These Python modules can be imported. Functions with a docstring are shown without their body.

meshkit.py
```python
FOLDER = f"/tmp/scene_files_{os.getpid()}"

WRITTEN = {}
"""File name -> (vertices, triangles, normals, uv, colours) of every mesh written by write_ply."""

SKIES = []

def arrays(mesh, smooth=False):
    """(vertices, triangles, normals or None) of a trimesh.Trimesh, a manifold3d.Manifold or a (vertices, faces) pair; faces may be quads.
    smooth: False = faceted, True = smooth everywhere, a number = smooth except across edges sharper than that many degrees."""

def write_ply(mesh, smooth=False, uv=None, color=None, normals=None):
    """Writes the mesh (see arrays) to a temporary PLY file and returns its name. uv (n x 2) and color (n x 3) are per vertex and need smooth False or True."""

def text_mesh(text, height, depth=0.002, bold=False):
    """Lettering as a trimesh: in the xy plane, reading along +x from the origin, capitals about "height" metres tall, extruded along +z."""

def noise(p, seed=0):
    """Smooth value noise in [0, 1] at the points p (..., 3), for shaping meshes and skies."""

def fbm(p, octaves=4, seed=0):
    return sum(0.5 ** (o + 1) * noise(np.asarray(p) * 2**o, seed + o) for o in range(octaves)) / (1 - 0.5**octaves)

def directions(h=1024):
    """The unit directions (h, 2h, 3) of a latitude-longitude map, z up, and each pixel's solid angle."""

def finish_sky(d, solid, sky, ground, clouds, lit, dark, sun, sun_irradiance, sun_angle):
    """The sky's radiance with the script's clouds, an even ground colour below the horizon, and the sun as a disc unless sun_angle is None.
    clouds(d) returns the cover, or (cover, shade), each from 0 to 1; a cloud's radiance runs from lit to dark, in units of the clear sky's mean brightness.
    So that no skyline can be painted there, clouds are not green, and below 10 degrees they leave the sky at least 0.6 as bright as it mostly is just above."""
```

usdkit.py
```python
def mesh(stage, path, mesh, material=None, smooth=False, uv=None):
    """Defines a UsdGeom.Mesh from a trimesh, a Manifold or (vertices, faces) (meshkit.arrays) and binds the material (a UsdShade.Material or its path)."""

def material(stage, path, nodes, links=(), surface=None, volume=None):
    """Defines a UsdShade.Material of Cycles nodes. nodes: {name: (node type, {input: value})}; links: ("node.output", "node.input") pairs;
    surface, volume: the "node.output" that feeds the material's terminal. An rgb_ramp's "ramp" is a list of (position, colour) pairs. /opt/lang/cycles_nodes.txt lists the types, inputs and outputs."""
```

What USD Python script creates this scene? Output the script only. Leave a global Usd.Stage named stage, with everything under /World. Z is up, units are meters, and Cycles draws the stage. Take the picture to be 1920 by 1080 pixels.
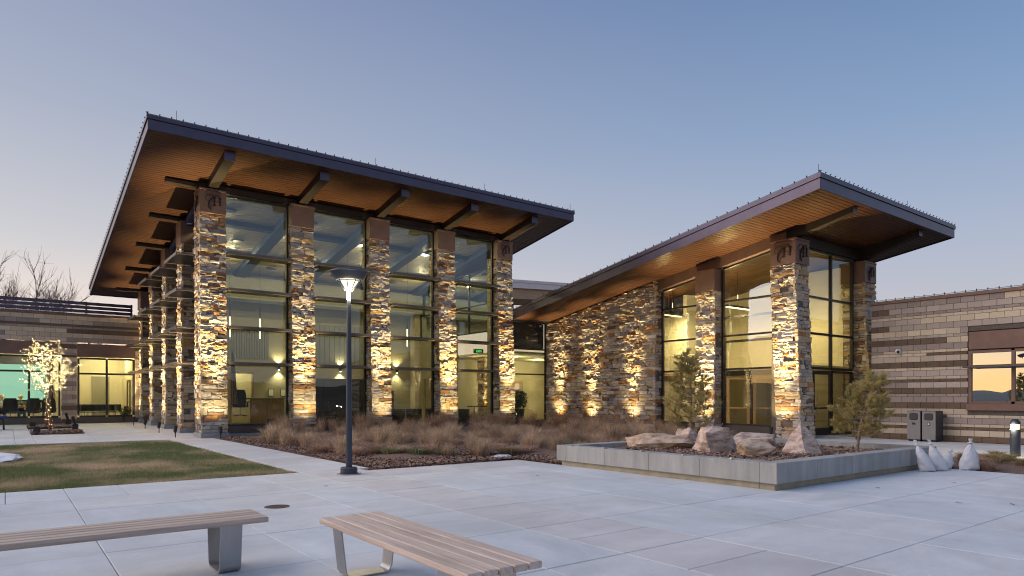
import math, random, numpy as np, trimesh, usdkit, meshkit
import manifold3d as m3
from pxr import Usd, UsdGeom, UsdLux, UsdShade, Gf, Sdf, Vt

stage = Usd.Stage.CreateInMemory()
UsdGeom.SetStageUpAxis(stage, 'Z')
UsdGeom.Xform.Define(stage, '/World')
UsdGeom.Scope.Define(stage, '/World/Looks')
rng = np.random.default_rng(7)
R = random.Random(11)

# ------------------------------------------------------------------ camera, sky, sun, exposure
EXPOSURE = 2.0
cam = UsdGeom.Camera.Define(stage, '/World/camera')
cam.CreateHorizontalApertureAttr(36.0)
cam.CreateFocalLengthAttr(36.0 * 1250 / 1920)
cam.CreateVerticalApertureOffsetAttr(206.5 / 1920 * 36.0)
cam.CreateExposureAttr(EXPOSURE)
TH = math.atan(950 / 1250)
FW, RT = (math.sin(TH), math.cos(TH)), (math.cos(TH), -math.sin(TH))
cam.AddTransformOp().Set(Gf.Matrix4d(RT[0], RT[1], 0, 0, 0, 0, 1, 0, -FW[0], -FW[1], 0, 0, 0, 0, 1.45, 1))

def lin(c, k=1.0):
    c = np.asarray(c, float) / 255
    return tuple(np.where(c <= .04045, c / 12.92, ((c + .055) / 1.055) ** 2.4) * k)

SUN_AZ, SUN_EL = math.radians(-50), math.radians(2.0)
K = 1 / (0.1 * 2 ** EXPOSURE)
sunh = (math.sin(SUN_AZ), math.cos(SUN_AZ), 0)
dome = UsdLux.DomeLight.Define(stage, '/World/sky')
east = [(0, lin((186, 180, 190), K)), (.10, lin((180, 182, 199), K)), (.2, lin((167, 178, 205), K)), (.35, lin((126, 158, 200), K)), (.52, lin((84, 126, 178), K)), (1, lin((104, 134, 184), K))]
west = [(0, lin((255, 184, 122), K * 1.7)), (.05, lin((255, 204, 162), K * 1.45)), (.11, lin((240, 219, 209), K * 1.1)), (.2, lin((213, 208, 211), K)), (.35, lin((178, 182, 200), K)), (.52, lin((149, 157, 189), K)), (1, lin((120, 144, 188), K))]
sky_m = usdkit.material(stage, '/World/Looks/sky_air', {
    'tc': ('texture_coordinate', {}), 'sx': ('separate_xyz', {}),
    'dot': ('vector_math', {'math_type': 'dot_product', 'vector2': sunh}),
    'mr': ('map_range', {'range_type': 'smoothstep', 'from_min': -1.0, 'from_max': 1.0, 'to_min': 0.0, 'to_max': 1.0, 'clamp': True}),
    're': ('rgb_ramp', {'ramp': east}), 'rw': ('rgb_ramp', {'ramp': west}),
    'mx': ('mix', {}), 'mx2': ('mix', {'fac': 0.88}),
    't': ('sky_texture', {'sky_type': 'single_scattering', 'sun_disc': False, 'sun_elevation': SUN_EL, 'sun_rotation': SUN_AZ, 'altitude': 1700.0}),
    'b': ('background_shader', {'strength': 0.1})},
    [('tc.generated', 'sx.vector'), ('tc.generated', 'dot.vector1'), ('dot.value', 'mr.value'), ('sx.z', 're.fac'), ('sx.z', 'rw.fac'),
     ('mr.result', 'mx.fac'), ('re.color', 'mx.color1'), ('rw.color', 'mx.color2'), ('t.color', 'mx2.color1'), ('mx.color', 'mx2.color2'), ('mx2.color', 'b.color')], surface='b.background')
UsdShade.MaterialBindingAPI.Apply(dome.GetPrim()).Bind(sky_m)
dome.GetPrim().SetCustomDataByKey('kind', 'structure')

def aim(prim, pos, d):
    q = Gf.Rotation(Gf.Vec3d(0, 0, -1), Gf.Vec3d(*d).GetNormalized())
    m = Gf.Matrix4d(1.0)
    m.SetRotate(q)
    m.SetTranslateOnly(Gf.Vec3d(*pos))
    prim.AddTransformOp().Set(m)

sun = UsdLux.DistantLight.Define(stage, '/World/afterglow')          # what is left of the sun: a broad, weak glow low in the west
sun.CreateNormalizeAttr(True)
sun.CreateIntensityAttr(0.14)
sun.CreateAngleAttr(60.0)
sun.CreateColorAttr(Gf.Vec3f(1, .86, .8))
sel = math.radians(34)
aim(sun, (0, 0, 50), (-math.sin(SUN_AZ) * math.cos(sel), -math.cos(SUN_AZ) * math.cos(sel), -math.sin(sel)))

# ------------------------------------------------------------------ helpers
class MB:
    def __init__(s):
        s.v, s.f, s.n = [], [], 0
    def add(s, v, f):
        v = np.asarray(v, float).reshape(-1, 3); f = np.asarray(f, int)
        if f.shape[1] == 4:
            f = np.vstack([f[:, [0, 1, 2]], f[:, [0, 2, 3]]])
        s.v.append(v); s.f.append(f + s.n); s.n += len(v)
        return s
    def tm(s, m):
        return s.add(m.vertices, m.faces)
    def box(s, x0, x1, y0, y1, z0, z1, M=None):
        v = np.array([[x, y, z] for x in (x0, x1) for y in (y0, y1) for z in (z0, z1)], float)
        if M is not None:
            v = v @ np.asarray(M)[:3, :3].T + np.asarray(M)[:3, 3]
        return s.add(v, BOXF)
    def hexa(s, p):                                                   # 8 corners: bottom ring (ccw), top ring
        return s.add(p, [[3, 2, 1, 0], [4, 5, 6, 7], [0, 1, 5, 4], [1, 2, 6, 5], [2, 3, 7, 6], [3, 0, 4, 7]])
    def bbox(s, x0, x1, y0, y1, z0, z1, c=.01, M=None):               # box with chamfered edges
        v = []
        for x, sx in ((x0, 1), (x1, -1)):
            for y, sy in ((y0, 1), (y1, -1)):
                for z, sz in ((z0, 1), (z1, -1)):
                    v += [(x + sx * c, y + sy * c, z), (x + sx * c, y, z + sz * c), (x, y + sy * c, z + sz * c)]
        m = trimesh.convex.convex_hull(np.array(v))
        v = np.array(m.vertices)
        if M is not None:
            v = v @ np.asarray(M)[:3, :3].T + np.asarray(M)[:3, 3]
        return s.add(v, m.faces)
    def tube(s, pts, r, sides=6, cap=True):
        p = np.asarray(pts, float)
        r = np.broadcast_to(np.asarray(r, float), (len(p),))
        t = np.gradient(p, axis=0); t /= np.linalg.norm(t, axis=1, keepdims=True) + 1e-12
        up = np.where(np.abs(t[:, 2:]) < .9, [0, 0, 1.], [1., 0, 0])
        a = np.cross(t, up); a /= np.linalg.norm(a, axis=1, keepdims=True) + 1e-12
        b = np.cross(t, a); g = np.arange(sides) * 2 * np.pi / sides
        v = p[:, None] + r[:, None, None] * (np.cos(g)[None, :, None] * a[:, None] + np.sin(g)[None, :, None] * b[:, None])
        i, j = np.meshgrid(np.arange(len(p) - 1), np.arange(sides), indexing='ij')
        q = np.stack([i * sides + j, i * sides + (j + 1) % sides, (i + 1) * sides + (j + 1) % sides, (i + 1) * sides + j], -1).reshape(-1, 4)
        f = np.vstack([q[:, [0, 1, 2]], q[:, [0, 2, 3]]])
        if cap:
            k = np.arange(1, sides - 1)
            e = (len(p) - 1) * sides
            f = np.vstack([f, np.stack([0 * k, k + 1, k], 1), np.stack([e + 0 * k, e + k, e + k + 1], 1)])
        return s.add(v.reshape(-1, 3), f)
    def lathe(s, prof, c=(0, 0, 0), sides=24):
        pr = np.asarray(prof, float); g = np.arange(sides) * 2 * np.pi / sides
        v = np.stack([pr[:, None, 0] * np.cos(g), pr[:, None, 0] * np.sin(g), np.broadcast_to(pr[:, None, 1], (len(pr), sides))], -1) + np.asarray(c)
        i, j = np.meshgrid(np.arange(len(pr) - 1), np.arange(sides), indexing='ij')
        q = np.stack([i * sides + j, i * sides + (j + 1) % sides, (i + 1) * sides + (j + 1) % sides, (i + 1) * sides + j], -1).reshape(-1, 4)
        return s.add(v.reshape(-1, 3), q)
    def arr(s):
        return np.vstack(s.v), np.vstack(s.f)
BOXF = [[0, 1, 3, 2], [4, 6, 7, 5], [0, 4, 5, 1], [2, 3, 7, 6], [0, 2, 6, 4], [1, 5, 7, 3]]

USED = {}
BASE = {}
def fresh(parent, name):
    k = (parent, name); n = USED.get(k, -1) + 1; USED[k] = n
    return f'{parent}/{name}' if n == 0 else f'{parent}/{name}_{n:03d}'
def tag(prim, label=None, cat=None, group=None, kind=None):
    for k, v in (('label', label), ('category', cat), ('group', group), ('kind', kind)):
        if v: prim.SetCustomDataByKey(k, v)
def thing(name, label, cat, base=(0, 0, 0), group=None, kind=None):
    p = fresh('/World', name)
    x = UsdGeom.Xform.Define(stage, p); x.AddTranslateOp().Set(Gf.Vec3d(*map(float, base)))
    tag(x.GetPrim(), label, cat, group, kind); BASE[p] = np.array(base, float)
    return p
def top_of(p):
    return '/'.join(p.split('/')[:3])
def part(parent, name, mesh, mat, smooth=False, label=None, kind=None):
    p = fresh(parent, name)
    if isinstance(mesh, MB): mesh = mesh.arr()
    elif hasattr(mesh, 'vertices'): mesh = (np.array(mesh.vertices), np.array(mesh.faces))
    v = np.asarray(mesh[0], float) - BASE.get(top_of(parent), np.zeros(3))
    m = usdkit.mesh(stage, p, (v, mesh[1]), MAT[mat], smooth=smooth)
    tag(m.GetPrim(), label, kind=kind)
    return p
def single(name, mesh, mat, label, cat, group=None, kind=None, smooth=False):
    p = fresh('/World', name)
    if isinstance(mesh, MB): mesh = mesh.arr()
    m = usdkit.mesh(stage, p, mesh, MAT[mat], smooth=smooth)
    tag(m.GetPrim(), label, cat, group, kind)
    return p
def copy_of(src, label, loc, rz=0, group=None, scale=1.0):
    sp = stage.GetPrimAtPath(src); name = src.split('/')[-1].rsplit('_', 1)
    name = name[0] if len(name) == 2 and name[1].isdigit() else src.split('/')[-1]
    p = fresh('/World', name)
    x = UsdGeom.Xform.Define(stage, p)
    x.GetPrim().GetReferences().AddInternalReference(src)
    x.ClearXformOpOrder()
    place(x, loc, rz, scale)
    tag(x.GetPrim(), label, sp.GetCustomDataByKey('category'), group or sp.GetCustomDataByKey('group'))
    x.GetPrim().SetInstanceable(True)
    return p
def place(x, loc, rz=0, scale=1.0):
    m = Gf.Matrix4d(1.0); m.SetRotate(Gf.Rotation(Gf.Vec3d(0, 0, 1), math.degrees(rz)))
    s = Gf.Matrix4d(1.0); s.SetScale(Gf.Vec3d(scale, scale, scale))
    m = s * m; m.SetTranslateOnly(Gf.Vec3d(*map(float, loc)))
    x.AddTransformOp().Set(m)
def rot2(a):
    M = np.eye(4); M[0, 0] = M[1, 1] = math.cos(a); M[0, 1] = -math.sin(a); M[1, 0] = math.sin(a); return M
def at(x, y, z, rz=0):
    M = rot2(rz); M[:3, 3] = (x, y, z); return M
def spline(pts, n=8):
    p = np.asarray(pts, float); p = np.vstack([2 * p[0] - p[1], p, 2 * p[-1] - p[-2]]); out = []
    for i in range(1, len(p) - 2):
        t = np.linspace(0, 1, n, endpoint=False)[:, None]
        out.append(.5 * (2 * p[i] + (p[i + 1] - p[i - 1]) * t + (2 * p[i - 1] - 5 * p[i] + 4 * p[i + 1] - p[i + 2]) * t ** 2 + (3 * p[i] - p[i - 1] - 3 * p[i + 1] + p[i + 2]) * t ** 3))
    return np.vstack(out + [p[-2:-1]])

# ------------------------------------------------------------------ materials
MAT = {}
def mat(name, col, rough=.7, var=.25, scale=6.0, metal=0.0, bump=0.0, bscale=None, col2=None, stretch=(1, 1, 1), spec=.5, detail=6, lo=.3, hi=.7, rnd=0.0, stain=0.0, leaf=0.0):
    c = np.array(col, float)
    a, b = (c * (1 - var), np.clip(c * (1 + var), 0, 1)) if col2 is None else (c, np.array(col2, float))
    nodes = {'g': ('geometry', {}), 'mp': ('mapping', {'scale': stretch}), 'n': ('noise_texture', {'scale': scale, 'detail': float(detail), 'roughness': .62}),
             'r': ('rgb_ramp', {'ramp': [(lo, tuple(a)), (hi, tuple(b))]}), 'p': ('principled_bsdf', {'roughness': rough, 'metallic': metal, 'specular_ior_level': spec})}
    links = [('g.position', 'mp.vector'), ('mp.vector', 'n.vector'), ('n.fac', 'r.fac'), ('r.color', 'p.base_color')]
    if rnd:                                                           # every piece of the kind a little lighter or darker than the next
        nodes['oi'] = ('object_info', {}); nodes['mr'] = ('map_range', {'from_min': 0.0, 'from_max': 1.0, 'to_min': 1 - rnd, 'to_max': 1 + rnd}); nodes['hv'] = ('hsv', {})
        links = [l for l in links if l[1] != 'p.base_color'] + [('oi.random', 'mr.value'), ('mr.result', 'hv.value'), ('r.color', 'hv.color'), ('hv.color', 'p.base_color')]
    if bump:
        nodes['n2'] = ('noise_texture', {'scale': bscale or scale * 4, 'detail': 5.0}); nodes['bp'] = ('bump', {'strength': bump, 'distance': .02})
        links += [('mp.vector', 'n2.vector'), ('n2.fac', 'bp.height'), ('bp.normal', 'p.normal')]
    if stain:                                                         # blotches and trowel streaks of old concrete
        nodes['st'] = ('noise_texture', {'scale': .55, 'detail': 9.0, 'roughness': .7, 'distortion': .6}); nodes['sr'] = ('map_range', {'from_min': .3, 'from_max': .68, 'to_min': 1 - stain, 'to_max': 1 + stain * .35, 'clamp': True})
        nodes['sp'] = ('noise_texture', {'scale': 7.0, 'detail': 8.0, 'roughness': .75}); nodes['sq'] = ('map_range', {'from_min': .58, 'from_max': .74, 'to_min': 1.0, 'to_max': 1 - stain, 'clamp': True})
        nodes['sm'] = ('math', {'math_type': 'multiply'}); nodes['sv'] = ('vector_math', {'math_type': 'scale'})
        src = [l[0] for l in links if l[1] == 'p.base_color'][0]; links = [l for l in links if l[1] != 'p.base_color']
        links += [('g.position', 'st.vector'), ('g.position', 'sp.vector'), ('st.fac', 'sr.value'), ('sp.fac', 'sq.value'), ('sr.result', 'sm.value1'), ('sq.result', 'sm.value2'), (src, 'sv.vector1'), ('sm.value', 'sv.scale'), ('sv.vector', 'p.base_color')]
    out = 'p.BSDF'
    if leaf:
        nodes['tl'] = ('translucent_bsdf', {}); nodes['mc'] = ('mix_closure', {'fac': leaf}); links += [('r.color', 'tl.color'), ('p.BSDF', 'mc.closure1'), ('tl.BSDF', 'mc.closure2')]; out = 'mc.closure'
    MAT[name] = usdkit.material(stage, f'/World/Looks/{name}', nodes, links, surface=out)
def emat(name, col, strength):
    MAT[name] = usdkit.material(stage, f'/World/Looks/{name}', {'e': ('emission', {'color': col, 'strength': strength})}, surface='e.emission')
def gmat(name, tint, base_refl, ior=1.5, rough=0.0):
    MAT[name] = usdkit.material(stage, f'/World/Looks/{name}', {'f': ('fresnel', {'IOR': ior}), 'm': ('math', {'math_type': 'add', 'value2': base_refl, 'use_clamp': True}),
        't': ('transparent_bsdf', {'color': tint}), 'g': ('glossy_bsdf', {'color': (.78, .9, 1.0), 'roughness': rough}), 'x': ('mix_closure', {}),
        'q': ('geometry', {}), 'n': ('noise_texture', {'scale': .8, 'detail': 1.0}), 'b': ('bump', {'strength': .25, 'distance': .03})},      # float glass is never quite flat
        [('q.position', 'n.vector'), ('n.fac', 'b.height'), ('b.normal', 'g.normal'), ('f.fac', 'm.value1'), ('m.value', 'x.fac'), ('t.BSDF', 'x.closure1'), ('g.BSDF', 'x.closure2')], surface='x.closure')

STONES = ['stone_lavender', 'stone_buff', 'stone_tan', 'stone_rust', 'stone_brown', 'stone_cream', 'stone_grey']
for n_, c_, c2_ in (('stone_lavender', (.27, .235, .225), (.44, .39, .36)), ('stone_buff', (.36, .29, .2), (.52, .44, .33)), ('stone_tan', (.26, .18, .11), (.42, .32, .21)),
                    ('stone_rust', (.2, .075, .03), (.38, .2, .09)), ('stone_brown', (.1, .055, .035), (.22, .13, .08)), ('stone_cream', (.45, .38, .29), (.6, .53, .43)), ('stone_grey', (.2, .185, .18), (.36, .33, .31))):
    mat(n_, c_, .85, scale=5.5, col2=c2_, bump=.9, bscale=16, stretch=(1, 1, 2.2), rnd=.22)
STONE_W = [.24, .2, .16, .11, .08, .13, .08]
mat('mortar', (.12, .1, .085), .95, .3, 20)
mat('block_light', (.36, .29, .235), .92, .14, 60, bump=.35, bscale=150, rnd=.07)
mat('block_cream', (.43, .35, .25), .92, .14, 60, bump=.35, bscale=150, rnd=.07)
mat('block_purple', (.21, .165, .16), .92, .16, 60, bump=.35, bscale=150, rnd=.07)
mat('block_grey', (.3, .25, .225), .92, .14, 60, bump=.35, bscale=150, rnd=.07)
mat('block_brown', (.105, .07, .05), .9, .16, 60, bump=.3, bscale=150, rnd=.07)
mat('bronze', (.17, .105, .085), .5, .14, 3, metal=.35, bump=.05)
mat('fascia', (.085, .072, .105), .34, .1, 2, metal=.65)  # bluish cast: the sky's reflection is put into the base colour
mat('dark_metal', (.035, .03, .032), .45, .15, 5, metal=.4)
mat('fin_metal', (.1, .085, .08), .42, .1, 4, metal=.5)
mat('black_metal', (.012, .012, .014), .5, .2, 8)
mat('lamp_blue', (.04, .05, .075), .42, .08, 4, metal=.3)
mat('emblem', (.03, .02, .02), .45, .1, 10, metal=.5)
mat('soffit', (.058, .023, .011), .42, scale=3.0, col2=(.105, .043, .02), stretch=(.35, 6, 6), bump=.06)
mat('soffit_dark', (.022, .014, .01), .55, .3, 4)
mat('ceiling_wood', (.33, .29, .25), .6, scale=3.0, col2=(.46, .41, .36), stretch=(.35, 6, 6))
mat('ceiling_beam', (.03, .05, .13), .5, .1, 2)  # blue of the sky reflected in the glass is mixed into this colour
mat('cream_wall', (.6, .55, .42), .85, .05, 1.2)
mat('hall_wall', (.36, .32, .21), .85, .06, 1.2)
mat('grey_wall', (.25, .24, .2), .85, .06, 1.2)
mat('wood', (.25, .13, .055), .5, scale=2.5, col2=(.4, .23, .1), stretch=(5, 5, .6))
mat('dark_wood', (.1, .055, .03), .5, scale=2.5, col2=(.17, .095, .05), stretch=(5, 5, .6))
mat('floor', (.3, .24, .17), .35, .12, 3)
mat('carpet', (.09, .075, .06), .95, .2, 20)
mat('concrete', (.545, .565, .575), .75, scale=1.6, col2=(.645, .665, .672), bump=.15, bscale=70, detail=9, lo=.3, hi=.7, rnd=.025, stain=.2, stretch=(.5, 1.5, 1))
mat('concrete_b', (.535, .57, .592), .75, scale=1.6, col2=(.63, .667, .687), bump=.15, bscale=70, detail=9, lo=.3, hi=.7, rnd=.025, stain=.2, stretch=(1.5, .5, 1))
mat('concrete_tan', (.53, .52, .52), .78, scale=1.6, col2=(.625, .615, .612), bump=.15, bscale=70, detail=9, lo=.3, hi=.7, rnd=.025, stain=.2, stretch=(.5, 1.5, 1))
mat('planter_concrete', (.27, .27, .262), .8, scale=2.2, col2=(.42, .415, .4), bump=.2, bscale=40, stretch=(2.2, 2.2, .35), detail=9, stain=.16)
mat('planter_foot', (.4, .35, .26), .85, .15, 5, bump=.15)
mat('plinth', (.3, .3, .31), .85, .15, 4, bump=.15)
mat('earth', (.09, .07, .055), .95, .3, 3)
mat('mulch', (.1, .06, .045), .95, scale=30, col2=(.26, .17, .13), bump=.8, bscale=70)
mat('mulch_chip', (.14, .08, .055), .9, scale=9, col2=(.38, .26, .2))
mat('snow', (.75, .78, .85), .6, .05, 8, bump=.4)
mat('grass_blade', (.18, .21, .08), .7, scale=.42, col2=(.6, .46, .3), stretch=(1.0, .8, 1), detail=6, lo=.44, hi=.62, leaf=.3)
mat('grass_soil', (.11, .13, .05), .95, scale=.42, col2=(.42, .31, .2), stretch=(1.0, .8, 1), detail=6, lo=.44, hi=.62)
mat('dry_grass', (.42, .31, .19), .8, scale=2.5, col2=(.74, .6, .43), leaf=.4, rnd=.3)
mat('dry_grass_red', (.34, .2, .14), .8, scale=2.5, col2=(.6, .42, .32), leaf=.4, rnd=.3)
mat('green_shrub', (.11, .16, .06), .7, scale=4, col2=(.26, .3, .13), leaf=.3)
mat('yellow_grass', (.22, .2, .06), .75, scale=5, col2=(.46, .38, .16), leaf=.3)
mat('pine_needle', (.26, .23, .075), .6, scale=2.5, col2=(.62, .5, .2), leaf=.35)
mat('pine_cone', (.09, .04, .025), .8, .3, 20)
mat('bark', (.17, .12, .09), .9, scale=12, col2=(.3, .23, .18), bump=.5)
mat('bark_dark', (.11, .085, .07), .9, .3, 10)
mat('bark_red', (.16, .06, .04), .8, .3, 10)
mat('rock', (.3, .2, .155), .88, scale=3.2, col2=(.66, .53, .45), bump=1.0, bscale=7, detail=10, stretch=(1, 1.6, 3.5), lo=.36, hi=.6)
mat('rock_tan', (.28, .19, .12), .88, scale=3.0, col2=(.6, .46, .35), bump=1.0, bscale=7, detail=10, stretch=(1, 1.6, 3.5), lo=.36, hi=.6)
mat('sandbag', (.6, .61, .64), .8, .07, 9, bump=.25, bscale=120)
mat('steel', (.42, .42, .42), .45, .1, 6, metal=.9, stretch=(1, 1, .2))
mat('bin_steel', (.2, .205, .22), .36, .12, 14, metal=.7, stretch=(5, 5, .15))
mat('bin_dark', (.03, .03, .04), .45, .1, 8)
mat('bench_wood', (.36, .27, .2), .62, scale=3.0, col2=(.62, .5, .41), stretch=(.5, 9, 9), detail=8, rnd=.1, bump=.2, bscale=12)
mat('bench_wood_b', (.38, .285, .22), .62, scale=3.0, col2=(.64, .52, .44), stretch=(9, .5, 9), detail=8, rnd=.1, bump=.2, bscale=12)
mat('rust', (.11, .06, .05), .8, .3, 20, bump=.5)
mat('white_plastic', (.75, .75, .75), .35, .03, 5)
mat('black_leather', (.02, .018, .018), .45, .2, 9)
mat('chair_blue', (.02, .03, .035), .6, .2, 9)
mat('chrome', (.6, .58, .5), .25, .05, 5, metal=.9)
mat('blue_paint', (.02, .05, .3), .4, .1, 5)
mat('hill', (.035, .04, .04), .95, .3, .01)
mat('skin', (.5, .3, .22), .6, .08, 20)
mat('hair_white', (.6, .58, .55), .8, .1, 30)
mat('shirt_blue', (.25, .3, .36), .85, .1, 20)
mat('shirt_dark', (.06, .08, .08), .85, .2, 20)
mat('trousers', (.05, .05, .06), .85, .2, 20)
mat('paper', (.8, .8, .78), .8, .03, 5)
mat('flag_red', (.28, .025, .03), .8, .1, 10)
mat('flag_white', (.6, .57, .52), .8, .05, 10)
mat('flag_blue', (.015, .02, .08), .8, .1, 10)
mat('leaf_green', (.03, .07, .03), .6, scale=6, col2=(.08, .13, .05))
mat('berry_red', (.4, .03, .02), .5, .1, 10)
mat('roof_metal', (.1, .09, .09), .5, .1, 2, metal=.5)
mat('plastic_clip', (.05, .045, .055), .5, .1, 10)
mat('light_wood', (.42, .27, .16), .6, scale=2.0, col2=(.55, .38, .25), stretch=(.4, 5, 5))
mat('grey_fascia', (.82, .72, .7), .6, .06, 2)
gmat('hall_glass', (.74, .8, .64), .07)
gmat('entry_glass', (.9, .88, .66), .08)
gmat('wing_glass', (.88, .93, .78), .02)
gmat('mirror_glass', (.15, .2, .18), .74)
gmat('clear_glass', (.95, .95, .95), .02)
emat('bulb', (1, .76, .32), 3.4)
emat('lantern', (1, .78, .45), .8)
emat('bollard_light', (1, .8, .5), .55)
emat('spot_lens', (1, .8, .45), 1.5)
emat('can_light', (1, .95, .8), 2.0)
emat('tube_light', (1, .86, .55), .8)
emat('screen', (.4, .75, .6), .22)
emat('exit_green', (.05, .8, .2), .4)
emat('sconce_light', (1, .85, .5), 5.0)

def lamp(path, pos, inten, col=(1, .76, .36), r=.05, d=None, cone=None, soft=.5, par='/World/lamp_light'):
    l = UsdLux.SphereLight.Define(stage, path)
    l.CreateRadiusAttr(r); l.CreateIntensityAttr(inten); l.CreateColorAttr(Gf.Vec3f(*col)); l.CreateNormalizeAttr(True)
    if cone:
        s = UsdLux.ShapingAPI.Apply(l.GetPrim()); s.CreateShapingConeAngleAttr(cone); s.CreateShapingConeSoftnessAttr(soft)
        aim(l, pos, d)
    else:
        l.AddTranslateOp().Set(Gf.Vec3d(*map(float, pos)))
    return l
def rect_light(parent, pos, w, h, inten, col=(1, .83, .47)):
    l = UsdLux.RectLight.Define(stage, fresh(parent, 'light')); l.CreateWidthAttr(w); l.CreateHeightAttr(h); l.CreateNormalizeAttr(True); l.CreateIntensityAttr(inten); l.CreateColorAttr(Gf.Vec3f(*col))
    l.AddTranslateOp().Set(Gf.Vec3d(*map(float, np.array(pos, float) - BASE.get(top_of(parent), np.zeros(3)))))
def light_in(parent, pos, inten, **k):                              # a lamp's own light, kept under the lamp
    b = BASE.get(top_of(parent), np.zeros(3))
    return lamp(fresh(parent, 'light'), np.array(pos, float) - b, inten, **k)

# ------------------------------------------------------------------ ground, terrain, paving
def zg(y):
    return max(0.0, y - 26.0) * .0115
def sheet(x0, x1, y0, y1, z, nx=1, ny=1, rise=True):
    X, Y = np.meshgrid(np.linspace(x0, x1, nx + 1), np.linspace(y0, y1, ny + 1))
    Z = np.array([[z + (zg(y) if rise else 0) for x in X[0]] for y in Y[:, 0]])
    i, j = np.meshgrid(np.arange(ny), np.arange(nx), indexing='ij'); w = nx + 1
    q = np.stack([i * w + j, i * w + j + 1, (i + 1) * w + j + 1, (i + 1) * w + j], -1).reshape(-1, 4)
    return np.stack([X, Y, Z], -1).reshape(-1, 3), np.vstack([q[:, [0, 1, 2]], q[:, [0, 2, 3]]])
ga = np.linspace(0, 2 * np.pi, 97)[:-1]
rr = [0, 60, 150, 400, 900, 1500, 2500, 6000]
gv = [(10, 15, -.16)]
gz = [-.16, -.16, -1, -2, -3, -4, -6]
for k, r_ in enumerate(rr[1:]):
    gv += [(10 + r_ * math.cos(a), 15 + r_ * math.sin(a), gz[k]) for a in ga]
gf = [(0, 1 + j, 1 + (j + 1) % 96) for j in range(96)]
for k in range(len(rr) - 2):
    for j in range(96):
        a, b = 1 + k * 96 + j, 1 + k * 96 + (j + 1) % 96
        gf += [(a, a + 96, b + 96), (a, b + 96, b)]
single('ground', (np.array(gv), np.array(gf)), 'earth', None, None, kind='structure')
# low hills all round
hv, hf = [], []
na, nr = 240, 9
for j in range(na):
    a = j * 2 * np.pi / na
    for i in range(nr):
        t = i / (nr - 1); rad = 700 + 900 * t
        prof = math.sin(math.pi * t) ** 1.2
        amp = 10 + 20 * float(meshkit.noise(np.array([[math.cos(a) * 3.1 + 9, math.sin(a) * 3.1 + 9, 2.0]]))[0]) + 12 * float(meshkit.noise(np.array([[math.cos(a) * 14 + 40, math.sin(a) * 14 + 40, t * 4]]))[0])
        hv.append((rad * math.cos(a), rad * math.sin(a), -6 + prof * amp))
for j in range(na):
    for i in range(nr - 1):
        a, b = j * nr + i, ((j + 1) % na) * nr + i
        hf += [(a, a + 1, b + 1), (a, b + 1, b)]
single('hills', (np.array(hv), np.array(hf)), 'hill', None, None, kind='structure', smooth=True)

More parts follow.
